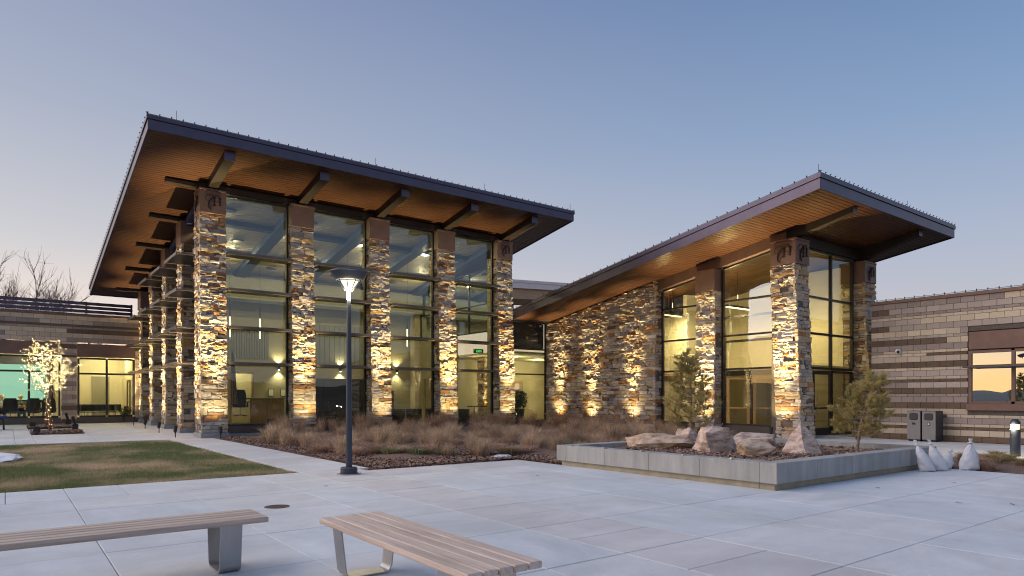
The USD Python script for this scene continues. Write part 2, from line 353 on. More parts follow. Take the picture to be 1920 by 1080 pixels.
def structure(name):
    p = thing(name, None, None, kind='structure'); return p
def slabs(parent, xs, ys, mats, gap=.007, th=.12, z=0.0):
    for i in range(len(xs) - 1):
        for j in range(len(ys) - 1):
            x0, x1, y0, y1 = xs[i] + gap / 2, xs[i + 1] - gap / 2, ys[j] + gap / 2, ys[j + 1] - gap / 2
            dz = R.uniform(-.0015, .0015)
            za, zb = z + dz + zg(y0), z + dz + zg(y1); c = .006
            m = MB()
            m.hexa([(x0, y0, za - th), (x1, y0, za - th), (x1, y1, zb - th), (x0, y1, zb - th), (x0, y0, za - c), (x1, y0, za - c), (x1, y1, zb - c), (x0, y1, zb - c)])
            m.hexa([(x0, y0, za - c), (x1, y0, za - c), (x1, y1, zb - c), (x0, y1, zb - c), (x0 + c, y0 + c, za), (x1 - c, y0 + c, za), (x1 - c, y1 - c, zb), (x0 + c, y1 - c, zb)])
            v, f = m.arr()
            f = np.delete(f, [1, 2, 7, 8], 0) if False else f
            part(parent, 'slab', (v, f), R.choice(mats))
S = 1.475
ys = [-3.05 + S * k for k in range(10)]                                # -3.05 ... 10.22
plaza = structure('plaza')
left_x = [-6.62, -5.15, -3.68, -2.2, -.735, .74, 2.21, 3.66, 4.6]
slabs(plaza, left_x, ys + [11.42], ['concrete', 'concrete_b'])
slabs(plaza, [-6.62, -5.15, -3.68, -2.2, -1.47, -.735, 0, .74, 1.49, 2.21, 2.94, 3.66, 4.6], [11.42, 12.85], ['concrete', 'concrete_b'])
slabs(plaza, [5.79, 7.26, 8.73, 10.2, 11.67, 13.14, 14.3, 15.4], ys[:7], ['concrete_b', 'concrete'])
slabs(plaza, [5.79, 7.26, 8.73, 9.62], ys[6:] + [11.36], ['concrete_b', 'concrete'])
slabs(plaza, [5.79, 7.26, 8.73, 9.62], [11.36, 12.42], ['concrete_tan'])
strip = structure('paving_strip')
sy = [-3.05 + S * k / 2 for k in range(20)]
slabs(strip, [4.6, 5.79], sy + [11.4, 12.85], ['concrete_tan'])
path = structure('path')
slabs(path, [4.6, 6.02], [12.85, 14.5, 16.2, 17.9, 19.6, 21.3, 23, 24.7, 25.9], ['concrete', 'concrete_tan'])
patio = structure('patio')
slabs(patio, [-6.0, -4.5, -3.0, -1.5, .25, .78], [25.9, 27.6, 29.3, 31.0, 33.1, 34.8, 36.0, 38.2, 40.3], ['concrete', 'concrete_b'])
slabs(patio, [.78, 2.5], [25.9, 27.6, 29.3, 31.0], ['concrete', 'concrete_b'])
slabs(patio, [.78, 2.5], [33.1, 35.4], ['concrete', 'concrete_b'])
slabs(patio, [.78, 2.5], [38.2, 40.3], ['concrete', 'concrete_b'])
slabs(patio, [2.5, 4.6], [25.9, 27.6, 29.3, 31.0, 33.1, 34.8, 36.0, 38.2, 40.3], ['concrete', 'concrete_b'])
slabs(patio, [4.6, 6.35], [25.9, 28.0, 30.2, 32.4, 34.6, 36.8, 39, 40.3], ['concrete_tan'])
walk = structure('entrance_walk')
slabs(walk, [15.75, 17.4, 19.0], [6.6, 8.1, 9.6, 11.1, 12.6], ['concrete', 'concrete_b'])
slabs(walk, [19.0, 20.5, 22.0, 23.5, 25.0], [-3.05, -1.5, 0, 1.5, 3, 4.5, 6.0, 7.5, 9, 10.5, 12.0, 13.35], ['concrete', 'concrete_b'])
slabs(walk, [25.0, 26.5, 28, 29.5], [11.5, 13.35], ['concrete', 'concrete_b'])
single('lawn', sheet(-6.6, 4.592, 12.86, 25.89, -.035, 1, 4, False), 'grass_soil', None, None, kind='structure')
# mulch beds (slightly mounded)
def mound(x0, x1, y0, y1, z, amp, n=40):
    v, f = sheet(x0, x1, y0, y1, z, n, n)
    e = np.minimum.reduce([v[:, 0] - x0, x1 - v[:, 0], v[:, 1] - y0, y1 - v[:, 1]])
    v[:, 2] += np.clip(e, 0, 1.2) / 1.2 * amp * (.5 + meshkit.noise(v * np.array([.9, .9, 1]), 3))
    return v, f
BEDS = [(6.03, 9.62, 12.43, 25.7), (9.62, 15.7, 11.05, 25.7), (15.7, 22.1, 12.6, 25.7)]
for b in BEDS:
    single('mulch_bed', mound(*b, -.03, .1), 'mulch', None, None, kind='structure', smooth=True)
single('mulch_bed', mound(15.41, 18.99, -3, 6.58, -.03, .06), 'mulch', None, None, kind='structure', smooth=True)
def chips(n, areas, zf, l=(.03, .09)):
    w = np.array([(a[1] - a[0]) * (a[3] - a[2]) for a in areas]); k = rng.choice(len(areas), n, p=w / w.sum())
    A = np.array(areas)[k]
    u = rng.random((n, 2))
    P = np.stack([A[:, 0] + u[:, 0] * (A[:, 1] - A[:, 0]), A[:, 2] + u[:, 1] * (A[:, 3] - A[:, 2])], 1)
    z = zf(P); L = rng.uniform(*l, n); W = L * rng.uniform(.2, .5, n); g = rng.random(n) * 6.283; tl = rng.normal(0, .35, n); tw = rng.normal(0, .35, n)
    a = np.stack([np.cos(g), np.sin(g), tl], 1) * L[:, None] / 2; b = np.stack([-np.sin(g), np.cos(g), tw], 1) * W[:, None] / 2
    c = np.column_stack([P, z])
    v = np.stack([c - a - b, c + a - b, c + a + b, c - a + b], 1).reshape(-1, 3)
    i = np.arange(n) * 4
    return v, np.vstack([np.stack([i, i + 1, i + 2], 1), np.stack([i, i + 2, i + 3], 1)])
single('bark_chips', chips(60000, [(6.05, 9.6, 12.45, 15), (6.05, 9.6, 12.45, 19), (9.62, 15.6, 11.1, 14), (9.62, 15.6, 11.1, 17), (6.05, 12, 19, 25.6)], lambda P: .03 + rng.uniform(0, .03, len(P))), 'mulch_chip', 'loose brown bark chips covering the planting bed before the stone columns', 'bark chips', kind='stuff')
# lawn blades: short, with bare tan patches by colour only
n = 95000
yy = 12.87 + (25.85 - 12.87) * rng.random(n) ** 1.7
P = np.stack([-4.5 + 9.05 * rng.random(n), yy], 1)
rc = 1.2                                                              # rounded far right corner
keep = ~((P[:, 0] > 4.59 - rc) & (P[:, 1] > 25.85 - rc) & (np.hypot(P[:, 0] - 4.59 + rc, P[:, 1] - 25.85 + rc) > rc))
P = P[keep]; n = len(P)
g = rng.random(n) * 6.283; h = rng.uniform(.025, .06, n) * np.where(meshkit.noise(np.column_stack([P * .55, np.zeros(n)]), 5) > .5, .8, 1.1); w = rng.uniform(.006, .012, n)
d = np.stack([np.cos(g), np.sin(g), 0 * g], 1); lean = np.stack([-np.sin(g), np.cos(g), 0 * g], 1) * (rng.normal(0, .4, n) * h)[:, None]
c = np.column_stack([P, np.full(n, -.03)])
v = np.stack([c - d * w[:, None], c + d * w[:, None], c + lean + np.array([0, 0, 1]) * h[:, None]], 1).reshape(-1, 3)
single('lawn_grass', (v, np.arange(3 * n).reshape(-1, 3)), 'grass_blade', 'short winter lawn, green at its edges and straw brown in patches', 'grass', kind='stuff')
# snow remains on the lawn
def snow_patch(cx, cy, rx, ry, h, seed, label, z=.0):
    m = trimesh.creation.icosphere(4); v = np.array(m.vertices)
    nz = meshkit.fbm(v * 1.7 + seed) if hasattr(meshkit, 'fbm') else meshkit.noise(v * 2 + seed)
    v = v * (.55 + .9 * nz)[:, None] * np.array([rx, ry, h]); v[:, 2] = np.maximum(v[:, 2], -.02)
    single('snow_patch', (v + np.array([cx, cy, z]), m.faces), 'snow', label, 'snow', smooth=True)
snow_patch(-.12, 20.3, .42, 1.25, .09, 3, 'melting patch of old snow on the lawn at the far left')
snow_patch(9.5, 12.9, .26, .2, .06, 8, 'small scrap of snow in the mulch in front of the dry grasses, left one', .03)
snow_patch(11.0, 12.1, .3, .16, .08, 12, 'small scrap of snow in the mulch nearest the concrete planter', .03)

# ------------------------------------------------------------------ stone and block facings
def toned(name, rough, var, scale, bump, bscale, stretch=(1, 1, 1)):
    MAT[name] = usdkit.material(stage, f'/World/Looks/{name}', {
        'a': ('attribute', {'attribute': 'tone'}), 'g': ('geometry', {}), 'mp': ('mapping', {'scale': stretch}), 'n': ('noise_texture', {'scale': scale, 'detail': 7.0, 'roughness': .65}),
        'mr': ('map_range', {'from_min': .25, 'from_max': .75, 'to_min': 1 - var, 'to_max': 1 + var}), 'vm': ('vector_math', {'math_type': 'scale'}),
        'n2': ('noise_texture', {'scale': bscale, 'detail': 6.0}), 'bp': ('bump', {'strength': bump, 'distance': .02}), 'p': ('principled_bsdf', {'roughness': rough})},
        [('g.position', 'mp.vector'), ('mp.vector', 'n.vector'), ('mp.vector', 'n2.vector'), ('n.fac', 'mr.value'), ('a.color', 'vm.vector1'), ('mr.result', 'vm.scale'), ('vm.vector', 'p.base_color'), ('n2.fac', 'bp.height'), ('bp.normal', 'p.normal')], surface='p.BSDF')
toned('ledgestone', .86, .3, 6, .8, 15, (1, 1, 2.0))
toned('blockwork', .93, .12, 70, .4, 140)
TONES = [(.43, .375, .34), (.5, .42, .31), (.44, .335, .21), (.4, .21, .09), (.23, .14, .09), (.6, .53, .43), (.36, .33, .31), (.48, .31, .16)]
TW = [.24, .21, .15, .08, .07, .14, .06, .05]
D2 = np.array(FW); R2 = np.array(RT)
def project(v):
    v = np.atleast_2d(v); Dp = np.maximum(v[:, :2] @ D2, .1)
    return np.stack([960 + 1250 * (v[:, :2] @ R2) / Dp, 746.5 - 1250 * (v[:, 2] - 1.45) / Dp], 1)
def area_px(q):
    p = project(q); p = np.clip(p, [-40, -40], [1960, 1120]); x, y = p[:, 0], p[:, 1]
    return .5 * abs(np.dot(x, np.roll(y, -1)) - np.dot(y, np.roll(x, -1)))
class Facing:                                                        # pieces of a facing, gathered per thing
    def __init__(s): s.items = []
    def emit(s, owner, piece, rest, material, most=300):
        s.items.sort(key=lambda t: -t[4])
        def put(parent, name, v, f, tone, kind=None):
            p = part(parent, name, (v, f), material, kind=kind)
            UsdGeom.PrimvarsAPI(stage.GetPrimAtPath(p)).CreatePrimvar('tone', Sdf.ValueTypeNames.Color3fArray, 'vertex').Set(Vt.Vec3fArray.FromNumpy(np.asarray(tone, np.float32)))
        for host, v, f, t, a in s.items[:most]:
            put(host, piece, v, f, np.tile(t, (len(v), 1)))
        if s.items[most:]:
            m = MB()
            for _, v, f, t, a in s.items[most:]: m.add(v, f)
            v, f = m.arr()
            put(owner, rest, v, f, np.vstack([np.tile(i[3], (len(i[1]), 1)) for i in s.items[most:]]), 'stuff')
def piece(P, n, s0, s1, z0, z1, out, jit, gap, nx=3, nz=2, back=.07):
    n = np.asarray(n, float)
    S_ = np.linspace(s0 + gap, s1 - gap, nx + 1); Z_ = np.linspace(z0 + gap, z1 - gap, nz + 1)
    g = np.array([[P(a, b) for a in S_] for b in Z_]).reshape(-1, 3)
    edge = np.array([[1 if (i in (0, nx) or j in (0, nz)) else 0 for i in range(nx + 1)] for j in range(nz + 1)]).ravel()
    o = out + rng.normal(0, jit, len(g)) - edge * jit * .8
    front = g + n * o[:, None]
    if jit: front += rng.normal(0, .0025, front.shape)
    w = nx + 1
    f = []
    for j in range(nz):
        for i in range(nx):
            a = j * w + i; f += [(a, a + 1, a + w + 1), (a, a + w + 1, a + w)] if (i + j) % 2 else [(a, a + 1, a + w), (a + 1, a + w + 1, a + w)]
    ring = list(range(0, w)) + [j * w + nx for j in range(1, nz + 1)] + [nz * w + i for i in range(nx - 1, -1, -1)] + [j * w for j in range(nz - 1, 0, -1)]
    b0 = len(front); bk = g[ring] - n * back
    for k in range(len(ring)):
        a, b = ring[k], ring[(k + 1) % len(ring)]; c, d = b0 + k, b0 + (k + 1) % len(ring)
        f += [(a, c, d), (a, d, b)]
    f = np.array(f)
    v = np.vstack([front, bk])
    e = np.cross(v[f[0, 1]] - v[f[0, 0]], v[f[0, 2]] - v[f[0, 0]])
    if e @ n < 0: f = f[:, ::-1]
    return v, f, front[[0, nx, len(front) - 1, nz * w]]
def ledge(F, host, P, n, s0, s1, z0, ztop, over=(0, 0), seed=0):
    """Courses of split stone of uneven height over the face P(s, z); ztop(s) is its upper edge."""
    r = random.Random(seed); z = z0; zmax = max(ztop(s0), ztop(s1))
    while z < zmax - .03:
        h = r.choice([.1, .125, .14, .15, .16, .18, .2, .23]); s = s0 - over[0] * r.random()
        while s < s1 - .02:
            L = r.uniform(.2, .62) * (1 if h > .1 else 1.15); e = min(s + L, s1 + over[1] * (r.random() if s + L > s1 else 0))
            if s1 - e < .11: e = s1 + over[1] * r.random()
            subs = [(z, z + h)] if h < .18 or r.random() < .5 else [(z, z + h * .45), (z + h * .45, z + h)]
            for a, b in subs:
                top = min(ztop(min(max(s, s0), s1)), ztop(min(max(e, s0), s1)))
                b2 = min(b, top)
                if b2 - a < .035: continue
                t = np.array(r.choices(TONES, TW)[0]) * r.uniform(.78, 1.22)
                v, f, q = piece(P, n, s, e, a, b2, r.choice([.0, .01, .02, .034, .055]), .012, .006)
                pc = q.mean(0); vis = np.dot(np.array([0, 0, 1.45]) - pc, n) > 0
                F.items.append((host, v, f, t, area_px(q) if vis else 0))
            s = e
        z += h
def courses(F, host, P, n, s0, s1, zbase, unit, layout, holes=(), L=.406, phase=0):
    """Block courses from the top down. layout: (height in half units, [(until s, tone name) ...]); holes: (s0, s1, z0, z1)."""
    tot = sum(h for h, _ in layout) * unit / 2; z = zbase + tot
    for k, (h, runs) in enumerate(layout):
        zt, zb = z, z - h * unit / 2; z = zb
        off = (L / 2 if k % 2 else 0) + phase; s = s0 - ((s0 - off) % L)
        while s < s1:
            segs = [(max(s, s0), min(s + L, s1))]
            for (a, b, c, d) in holes:
                if zb < d - .02 and zt > c + .02:
                    segs = [x for (p, q) in segs for x in ((p, min(q, a)), (max(p, b), q)) if x[1] - x[0] > .03]
            for p, q in segs:
                if q - p < .03: continue
                name = next(t for u, t in runs if u is None or (p + q) / 2 < u)
                t = np.array(BT[name]) * R.uniform(.88, 1.12)
                v, f, c4 = piece(P, n, p, q, zb, zt, R.uniform(-.002, .003), 0, .006, 1, 1, .03)
                pr = project(c4); inside = (pr[:, 0].max() > 0) & (pr[:, 0].min() < 1920)
                F.items.append((host, v, f, t, area_px(c4) if inside else 0))
            s += L
BT = {'L': (.53, .44, .345), 'C': (.6, .5, .365), 'P': (.33, .27, .24), 'G': (.45, .38, .325), 'B': (.155, .108, .074)}

def emblem(parent, O, u, up, w, h, n):
    """The raised script monogram: a swash C with a serif H."""
    O, u, up, n = (np.asarray(a, float) for a in (O, u, up, n))
    def P(p): return np.array([O + u * (a - .5) * w + up * (.5 - b) * h + n * .012 for a, b in p])
    m = MB()
    sw = spline([(.80, .22), (.78, .10), (.68, .09), (.55, .16), (.40, .32), (.30, .50), (.25, .68), (.27, .84), (.34, .93), (.42, .93)], 6)
    m.tube(P(sw), .013 + .010 * np.sin(np.linspace(0, math.pi, len(sw))), 6)
    lp = spline([(.62, .23), (.50, .12), (.34, .07), (.18, .13), (.10, .28), (.14, .42), (.26, .47), (.36, .42)], 6)
    m.tube(P(lp), .011, 6)
    tl = spline([(.37, 1.0), (.36, .86), (.42, .72), (.52, .63), (.64, .60)], 6)
    m.tube(P(tl), .010, 6)
    m.tube(P(spline([(.36, .50), (.5, .47), (.65, .46), (.86, .44)], 5)), .010, 6)
    for x, y0, y1 in ((.56, .24, .72), (.85, .20, .66)):
        for a, b, wd in ((y0, y1, .036), (y0, y0 + .025, .07), (y1 - .025, y1, .07)):
            c = [O + u * (x - .5 + sx * wd) * w + up * (.5 - yy) * h for yy in (b, a) for sx in (-1, 1)]
            m.hexa([c[0], c[1], c[1] + n * .022, c[0] + n * .022, c[2], c[3], c[3] + n * .022, c[2] + n * .022])
    part(parent, 'monogram', m, 'emblem')

def spotlight(pos, d, label, inten, cone=26, soft=.6, kind='ground', group='uplights at the stone facings', lens=False):
    x, y, z = pos
    t = thing('uplight', label, 'spotlight', pos, group=None)
    d = np.array(d, float); d /= np.linalg.norm(d); c = np.array([x, y, z + .3])
    part(t, 'stake', MB().tube([(x, y, z - .05), (x, y, z + .2)], .018, 6).tube([(x - .0, y, z + .17), (x, y, z + .24)], .035, 8), 'black_metal')
    part(t, 'housing', MB().tube([c - d * .1, c - d * .08, c + d * .07], [.04, .058, .062], 10, cap=True).tube([c + d * .069, c + d * .13], [.066, .07], 10, cap=False), 'black_metal')
    part(t, 'lens', MB().tube([c + d * .072, c + d * .078], .055, 10), 'spot_lens')
    light_in(t, c + d * .15, inten, r=.03, d=d, cone=cone, soft=soft)
    o = np.array([d[0], d[1], 0]); o /= np.linalg.norm(o)                # the lamp's own soft spill on the foot of the wall
    light_in(t, c + d * .15 + o * .02, inten * .04, r=.03, d=o * .62 + np.array([0, 0, 1.0]), cone=46, soft=1.0)
    return t

def window(parent, name, P, n, xs, zs, glass, fw=.06, fd=.05, topf=None, label=None, frame='dark_metal'):
    """A framed window over P(s, z): xs and zs are the lines of its frame and mullions; topf(s) slopes its head. The panes are its sub-parts."""
    n = np.asarray(n, float); m = MB(); zt = (lambda s: zs[-1]) if topf is None else topf
    def bar(s0, s1, za0, za1, zb0, zb1, d=fd):
        a = [P(s0, za0), P(s1, zb0), P(s1, zb1), P(s0, za1)]
        m.hexa([p - n * d for p in a] + [p + n * d for p in a])
    h = fw / 2
    for s in xs:
        bar(s - h, s + h, zs[0] + h, zt(s - h) - h, zs[0] + h, zt(s + h) - h)
    for i in range(len(xs) - 1):
        a, b = xs[i] + h, xs[i + 1] - h
        for z in zs[:-1]:
            bar(a, b, z - h, z + h, z - h, z + h, fd * .96)
        bar(a, b, zt(a) - fw, zt(a), zt(b) - fw, zt(b), fd * .96)
    w = part(parent, name, m, frame, label=label)
    for i in range(len(xs) - 1):
        for j in range(len(zs) - 1):
            a, b, c = xs[i] + h, xs[i + 1] - h, zs[j] + h
            d0, d1 = (zs[j + 1] - h,) * 2 if j < len(zs) - 2 else (zt(a) - fw, zt(b) - fw)
            if min(d0, d1) - c < .02: continue
            g = MB(); q = [P(a, c), P(b, c), P(b, d1), P(a, d0)]
            g.add(q, [[0, 1, 2, 3]])
            part(w, 'pane', g, glass)
    return w
def roof_clips(parent, line, step, up=(0, 0, 1), out=(0, 0, 0)):
    m = MB(); a, b = np.array(line[0], float), np.array(line[1], float); L = np.linalg.norm(b - a); out = np.array(out, float)
    for k in range(int(L / step) + 1):
        p = a + (b - a) * min(1, k * step / L)
        m.tube([p, p + np.array([0, 0, .05]) + out * .02], .012, 4); m.tube([p + np.array([0, 0, .045]) + out * .01, p + np.array([0, 0, .075]) + out * .05], [.022, .012], 5)
    m.tube(np.linspace(a, b, 3) + np.array([0, 0, .03]), .008, 4)
    return m

# ------------------------------------------------------------------ the hall on the left
SL = .165
HX = [5.66 + 3.36 * i for i in range(5)]; CW = .9
def hs(y): return 9.95 - SL * (y - 23.6)                               # underside of the hall's roof
hall = thing('hall_building', 'tall stone and glass hall on the left under a broad tilted roof with deep eaves', 'building', (5.66, 26, 0))
HF = Facing()
def hf(z): return 26.0 + .3 * min(z, 8.3) / 8.3                        # the battered column fronts
caps = MB
for i, x in enumerate(HX):
    y1 = 27.2 if i == 0 else 26.86
    core = MB().hexa([(x + .05, hf(0) + .06, .15), (x + CW - .03, hf(0) + .06, .15), (x + CW - .03, y1, .15), (x + .05, y1, .15), (x + .05, hf(8.3) + .06, 8.27), (x + CW - .03, hf(8.3) + .06, 8.27), (x + CW - .03, y1, 8.27), (x + .05, y1, 8.27)])
    c = part(hall, 'stone_column', core, 'mortar')
    part(c, 'plinth', MB().bbox(x - .04, x + CW + .04, hf(0) - .06, y1, -.1, .17, .012), 'plinth')
    part(c, 'cap', MB().bbox(x - .01, x + CW + .01, 26.27, y1 + .02, 8.27, 9.10, .006).bbox(x - .025, x + CW + .025, 26.255, y1 + .02, 9.104, 9.17, .006), 'bronze')
    ledge(HF, c, lambda s, z, x=x: np.array([x + s, hf(z) + .045, z]), (0, -1, .036), 0, CW, .17, lambda s: 8.27, (.02, .02), 100 + i)
    ledge(HF, c, lambda s, z, x=x: np.array([x + .045, hf(z) + s, z]), (-1, 0, 0), .06, (y1 - 26.0), .17, lambda s: 8.27, (.0, 0), 200 + i)
    if i in (0, 4):
        emblem(c, (x + CW / 2, 26.255, 8.68), (1, 0, 0), (0, 0, 1), .66, .62, (0, -1, 0))
    if i == 0:
        emblem(c, (x - .015, 26.76, 8.68), (0, -1, 0), (0, 0, 1), .66, .62, (-1, 0, 0))
for j in range(1, 5):
    y0 = 26.3 + 3.36 * j; top = 9.2 - .53 * j; x = 5.66; zb = zg(y0) - .05
    c = part(hall, 'stone_column', MB().box(x + .05, 6.42, y0 + .05, y0 + CW - .03, .15, top - .92), 'mortar')
    part(c, 'plinth', MB().bbox(x - .04, 6.42, y0 - .04, y0 + CW + .04, zb, zb + .24, .012), 'plinth')
    part(c, 'cap', MB().bbox(x - .01, 6.42, y0 - .01, y0 + CW + .01, top - .92, top, .006), 'bronze')
    ledge(HF, c, lambda s, z, x=x, y0=y0: np.array([x + .045, y0 + s, z]), (-1, 0, 0), 0, CW, zb + .24, lambda s, t=top: t - .92, (.02, .02), 300 + j)
    ledge(HF, c, lambda s, z, x=x, y0=y0: np.array([x + s, y0 + .045, z]), (0, -1, 0), .03, .7, zb + .24, lambda s, t=top: t - .92, (0, 0), 400 + j)
# roof
RX0, RX1, RY0, RY1 = 3.56, 21.65, 23.6, 41.75
def rz(y, d=0): return hs(y) + d
roof = part(hall, 'roof', MB().hexa([(RX0 + .04, RY0 + .04, rz(RY0, .05)), (RX1 - .04, RY0 + .04, rz(RY0, .05)), (RX1 - .04, RY1 - .04, rz(RY1, .05)), (RX0 + .04, RY1 - .04, rz(RY1, .05)),
    (RX0 + .04, RY0 + .04, rz(RY0, .40)), (RX1 - .04, RY0 + .04, rz(RY0, .40)), (RX1 - .04, RY1 - .04, rz(RY1, .40)), (RX0 + .04, RY1 - .04, rz(RY1, .40))]), 'roof_metal')
def slope_box(x0, x1, y0, y1, f, d0, d1):
    return [(x0, y0, f(y0) + d0), (x1, y0, f(y0) + d0), (x1, y1, f(y1) + d0), (x0, y1, f(y1) + d0), (x0, y0, f(y0) + d1), (x1, y0, f(y0) + d1), (x1, y1, f(y1) + d1), (x0, y1, f(y1) + d1)]
def fasciae(b, x0, x1, y0, y1, f, h):
    r = b
    for a, d0, d1, o in (('fascia', -.03, h * .66, 0), ('roof_edge', h * .66 + .012, h, .035)):
        part(r, a, MB().hexa(slope_box(x0 - o, x1 + o, y0 - o, y0 + .05, f, d0, d1)), 'fascia')
        part(r, a, MB().hexa(slope_box(x0 - o, x0 + .05, y0 + .052, y1 - .052, f, d0, d1)), 'fascia')
        part(r, a, MB().hexa(slope_box(x1 - .05, x1 + o, y0 + .052, y1 - .052, f, d0, d1)), 'fascia')
        part(r, a, MB().hexa(slope_box(x0 - o, x1 + o, y1 - .05, y1 + o, f, d0, d1)), 'fascia')
def planks(b, x0, x1, y0, y1, f, w, mat_):
    y = y0
    while y < y1 - .02:
        e = min(y + w - .022, y1)
        part(b, 'soffit_board', MB().hexa(slope_box(x0, x1, y, e, f, 0, .03)), mat_)
        y += w
fasciae(roof, RX0, RX1, RY0, RY1, hs, .42)
planks(roof, RX0 + .052, RX1 - .052, RY0 + .06, RY1 - .06, hs, .15, 'soffit')
cl = roof_clips(None, ((RX0, RY0, hs(RY0) + .42), (RX1, RY0, hs(RY0) + .42)), .34, out=(0, -1, 0))
for l, o in ((((RX0, RY0, hs(RY0) + .42), (RX0, RY1, hs(RY1) + .42)), (-1, 0, 0)), (((RX1, RY0, hs(RY0) + .42), (RX1, RY1, hs(RY1) + .42)), (1, 0, 0))):
    a = roof_clips(None, l, .34, out=o); cl.add(*a.arr())
part(roof, 'light_clips', cl, 'plastic_clip', kind='stuff', label='row of small clip lights along the roof edge')
for px_, py_ in ((4.4, 23.7), (11.4, 23.7), (16.5, 23.7), (21.5, 23.7), (3.7, 33.0), (3.7, 39.5)):
    part(roof, 'air_terminal', MB().tube([(px_, py_, hs(py_) + .38), (px_, py_, hs(py_) + .8)], .009, 5), 'dark_metal')
for i, x in enumerate(HX):
    cx = x + CW / 2; b = part(hall, 'roof_beam', MB().hexa([(cx - .17, 24.0, hs(24) - .3), (cx + .17, 24.0, hs(24) - .3), (cx + .17, 26.5, 9.19), (cx - .17, 26.5, 9.19), (cx - .17, 24.0, hs(24) - .004), (cx + .17, 24.0, hs(24) - .004), (cx + .17, 26.5, hs(26.5) - .004), (cx - .17, 26.5, hs(26.5) - .004)]), 'soffit_dark')
    part(b, 'end_plate', MB().box(cx - .18, cx + .18, 23.965, 23.997, hs(24) - .32, hs(24) - .01), 'fascia')
for j in range(0, 5):
    y0 = 26.3 + 3.36 * j + .45; top = 9.2 - .53 * j
    part(hall, 'roof_beam', MB().hexa([(4.6, y0 - .13, hs(y0) - .16), (6.1, y0 - .13, top - .0 + .02), (6.1, y0 + .13, top + .02), (4.6, y0 + .13, hs(y0) - .16), (4.6, y0 - .13, hs(y0 + .13) - .03), (6.1, y0 - .13, hs(y0 + .13) - .03), (6.1, y0 + .13, hs(y0 + .13) - .03), (4.6, y0 + .13, hs(y0 + .13) - .03)]), 'soffit_dark')
part(hall, 'header', MB().box(5.7, 19.97, 26.5, 26.9, 9.185, hs(26.9) - .01), 'soffit_dark')
part(hall, 'header', MB().hexa(slope_box(6.12, 6.5, 26.91, 40.6, hs, -.55, -.01)), 'soffit_dark')
# glazing and sunshades
ZM = [.42, 2.75, 4.1, 5.5, 6.85]
for i in range(4):
    x0, x1 = HX[i] + CW, HX[i + 1]
    window(hall, 'window', lambda s, z: np.array([s, 26.74, z]), (0, -1, 0), [x0 + .03, x1 - .03], ZM + [9.15], 'hall_glass', .065, .06)
    part(hall, 'sill_panel', MB().box(x0, x1, 26.70, 26.78, .1, .385), 'fin_metal')
    part(hall, 'base_wall', MB().box(x0, x1, 26.6, 26.9, -.2, .1), 'plinth')
    for z in ZM[1:]:
        part(hall, 'sunshade', MB().hexa([(x0 + .03, 26.02, z - .02), (x1 - .03, 26.02, z - .02), (x1 - .03, 26.67, z - .05), (x0 + .03, 26.67, z - .05), (x0 + .03, 26.02, z + .035), (x1 - .03, 26.02, z + .035), (x1 - .03, 26.67, z + .035), (x0 + .03, 26.67, z + .035)]).box(x0 + .03, x1 - .03, 25.995, 26.018, z - .05, z + .05), 'fin_metal')
for j in range(4):
    y0, y1 = 27.2 + 3.36 * j, 26.3 + 3.36 * (j + 1); tf = lambda s: hs(s) - .56
    zz = [z for z in ZM if z < tf(y1) - .3]
    window(hall, 'window', lambda s, z: np.array([6.33, s, z]), (-1, 0, 0), [y0 + .03, y1 - .03], zz + [tf(y0)], 'hall_glass', .065, .06, topf=tf)
    part(hall, 'sill_panel', MB().box(6.29, 6.37, y0, y1, -.05, .385), 'fin_metal')
    for z in zz[1:]:
        part(hall, 'sunshade', MB().box(5.07, 6.26, y0 + .03, y1 - .12, z - .02, z + .03).box(5.04, 5.067, y0 + .03, y1 - .12, z - .055, z + .055), 'fin_metal')
HF.emit(hall, 'stone', 'stone_facing', 'ledgestone')
# interior shell
part(hall, 'floor', MB().box(6.4, 28.4, 26.92, 40.3, -.1, .12), 'floor')
def hc(y): return hs(y) - .16
m = MB(); y = 26.95
while y < 40.2:
    m.hexa(slope_box(6.52, 20.2, y, y + .14, hc, 0, .03)); y += .17
part(hall, 'ceiling_boards', m, 'ceiling_wood', kind='stuff')
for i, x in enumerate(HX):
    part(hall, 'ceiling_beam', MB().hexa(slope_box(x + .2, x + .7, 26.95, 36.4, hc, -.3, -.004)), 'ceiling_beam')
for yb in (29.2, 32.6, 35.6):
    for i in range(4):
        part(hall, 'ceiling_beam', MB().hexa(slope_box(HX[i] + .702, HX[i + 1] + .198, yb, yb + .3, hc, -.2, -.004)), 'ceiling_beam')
for i in range(4):
    for (fx, fy) in ((.3, 28.2), (.7, 31.2), (.35, 34.2)):
        x = HX[i] + .7 + fx * 2.8
        part(hall, 'ceiling_speaker', MB().lathe([(.001, 0), (.24, 0), (.24, .04)], (x, fy, hc(fy) - .06), 16), 'ceiling_beam')
    for (fx, fy) in ((.15, 29.2), (.8, 32.6)):
        x = HX[i] + .7 + fx * 2.6
        part(hall, 'downlight', MB().lathe([(.11, 0), (.001, 0)], (x, fy + .15, hc(fy + .15) - .225), 12), 'can_light')
        light_in(hall, (x, fy + .15, hc(fy) - .3), 11, col=(1, .82, .5), r=.09)
BW = 36.5
part(hall, 'back_wall', MB().box(6.4, 9.35, BW, BW + .2, .1, hc(BW) - .02).box(10.45, 21.2, BW, BW + .2, .1, hc(BW) - .02).box(9.35, 10.45, BW, BW + .2, 2.75, hc(BW) - .02), 'hall_wall')
part(hall, 'back_room', MB().box(8.6, 11.8, 38.6, 38.7, .12, 4).box(8.5, 8.6, 36.7, 38.7, .12, 4).box(11.8, 11.9, 36.7, 38.7, .12, 4).box(8.5, 11.9, 36.7, 38.7, 3.4, 3.5), 'hall_wall')
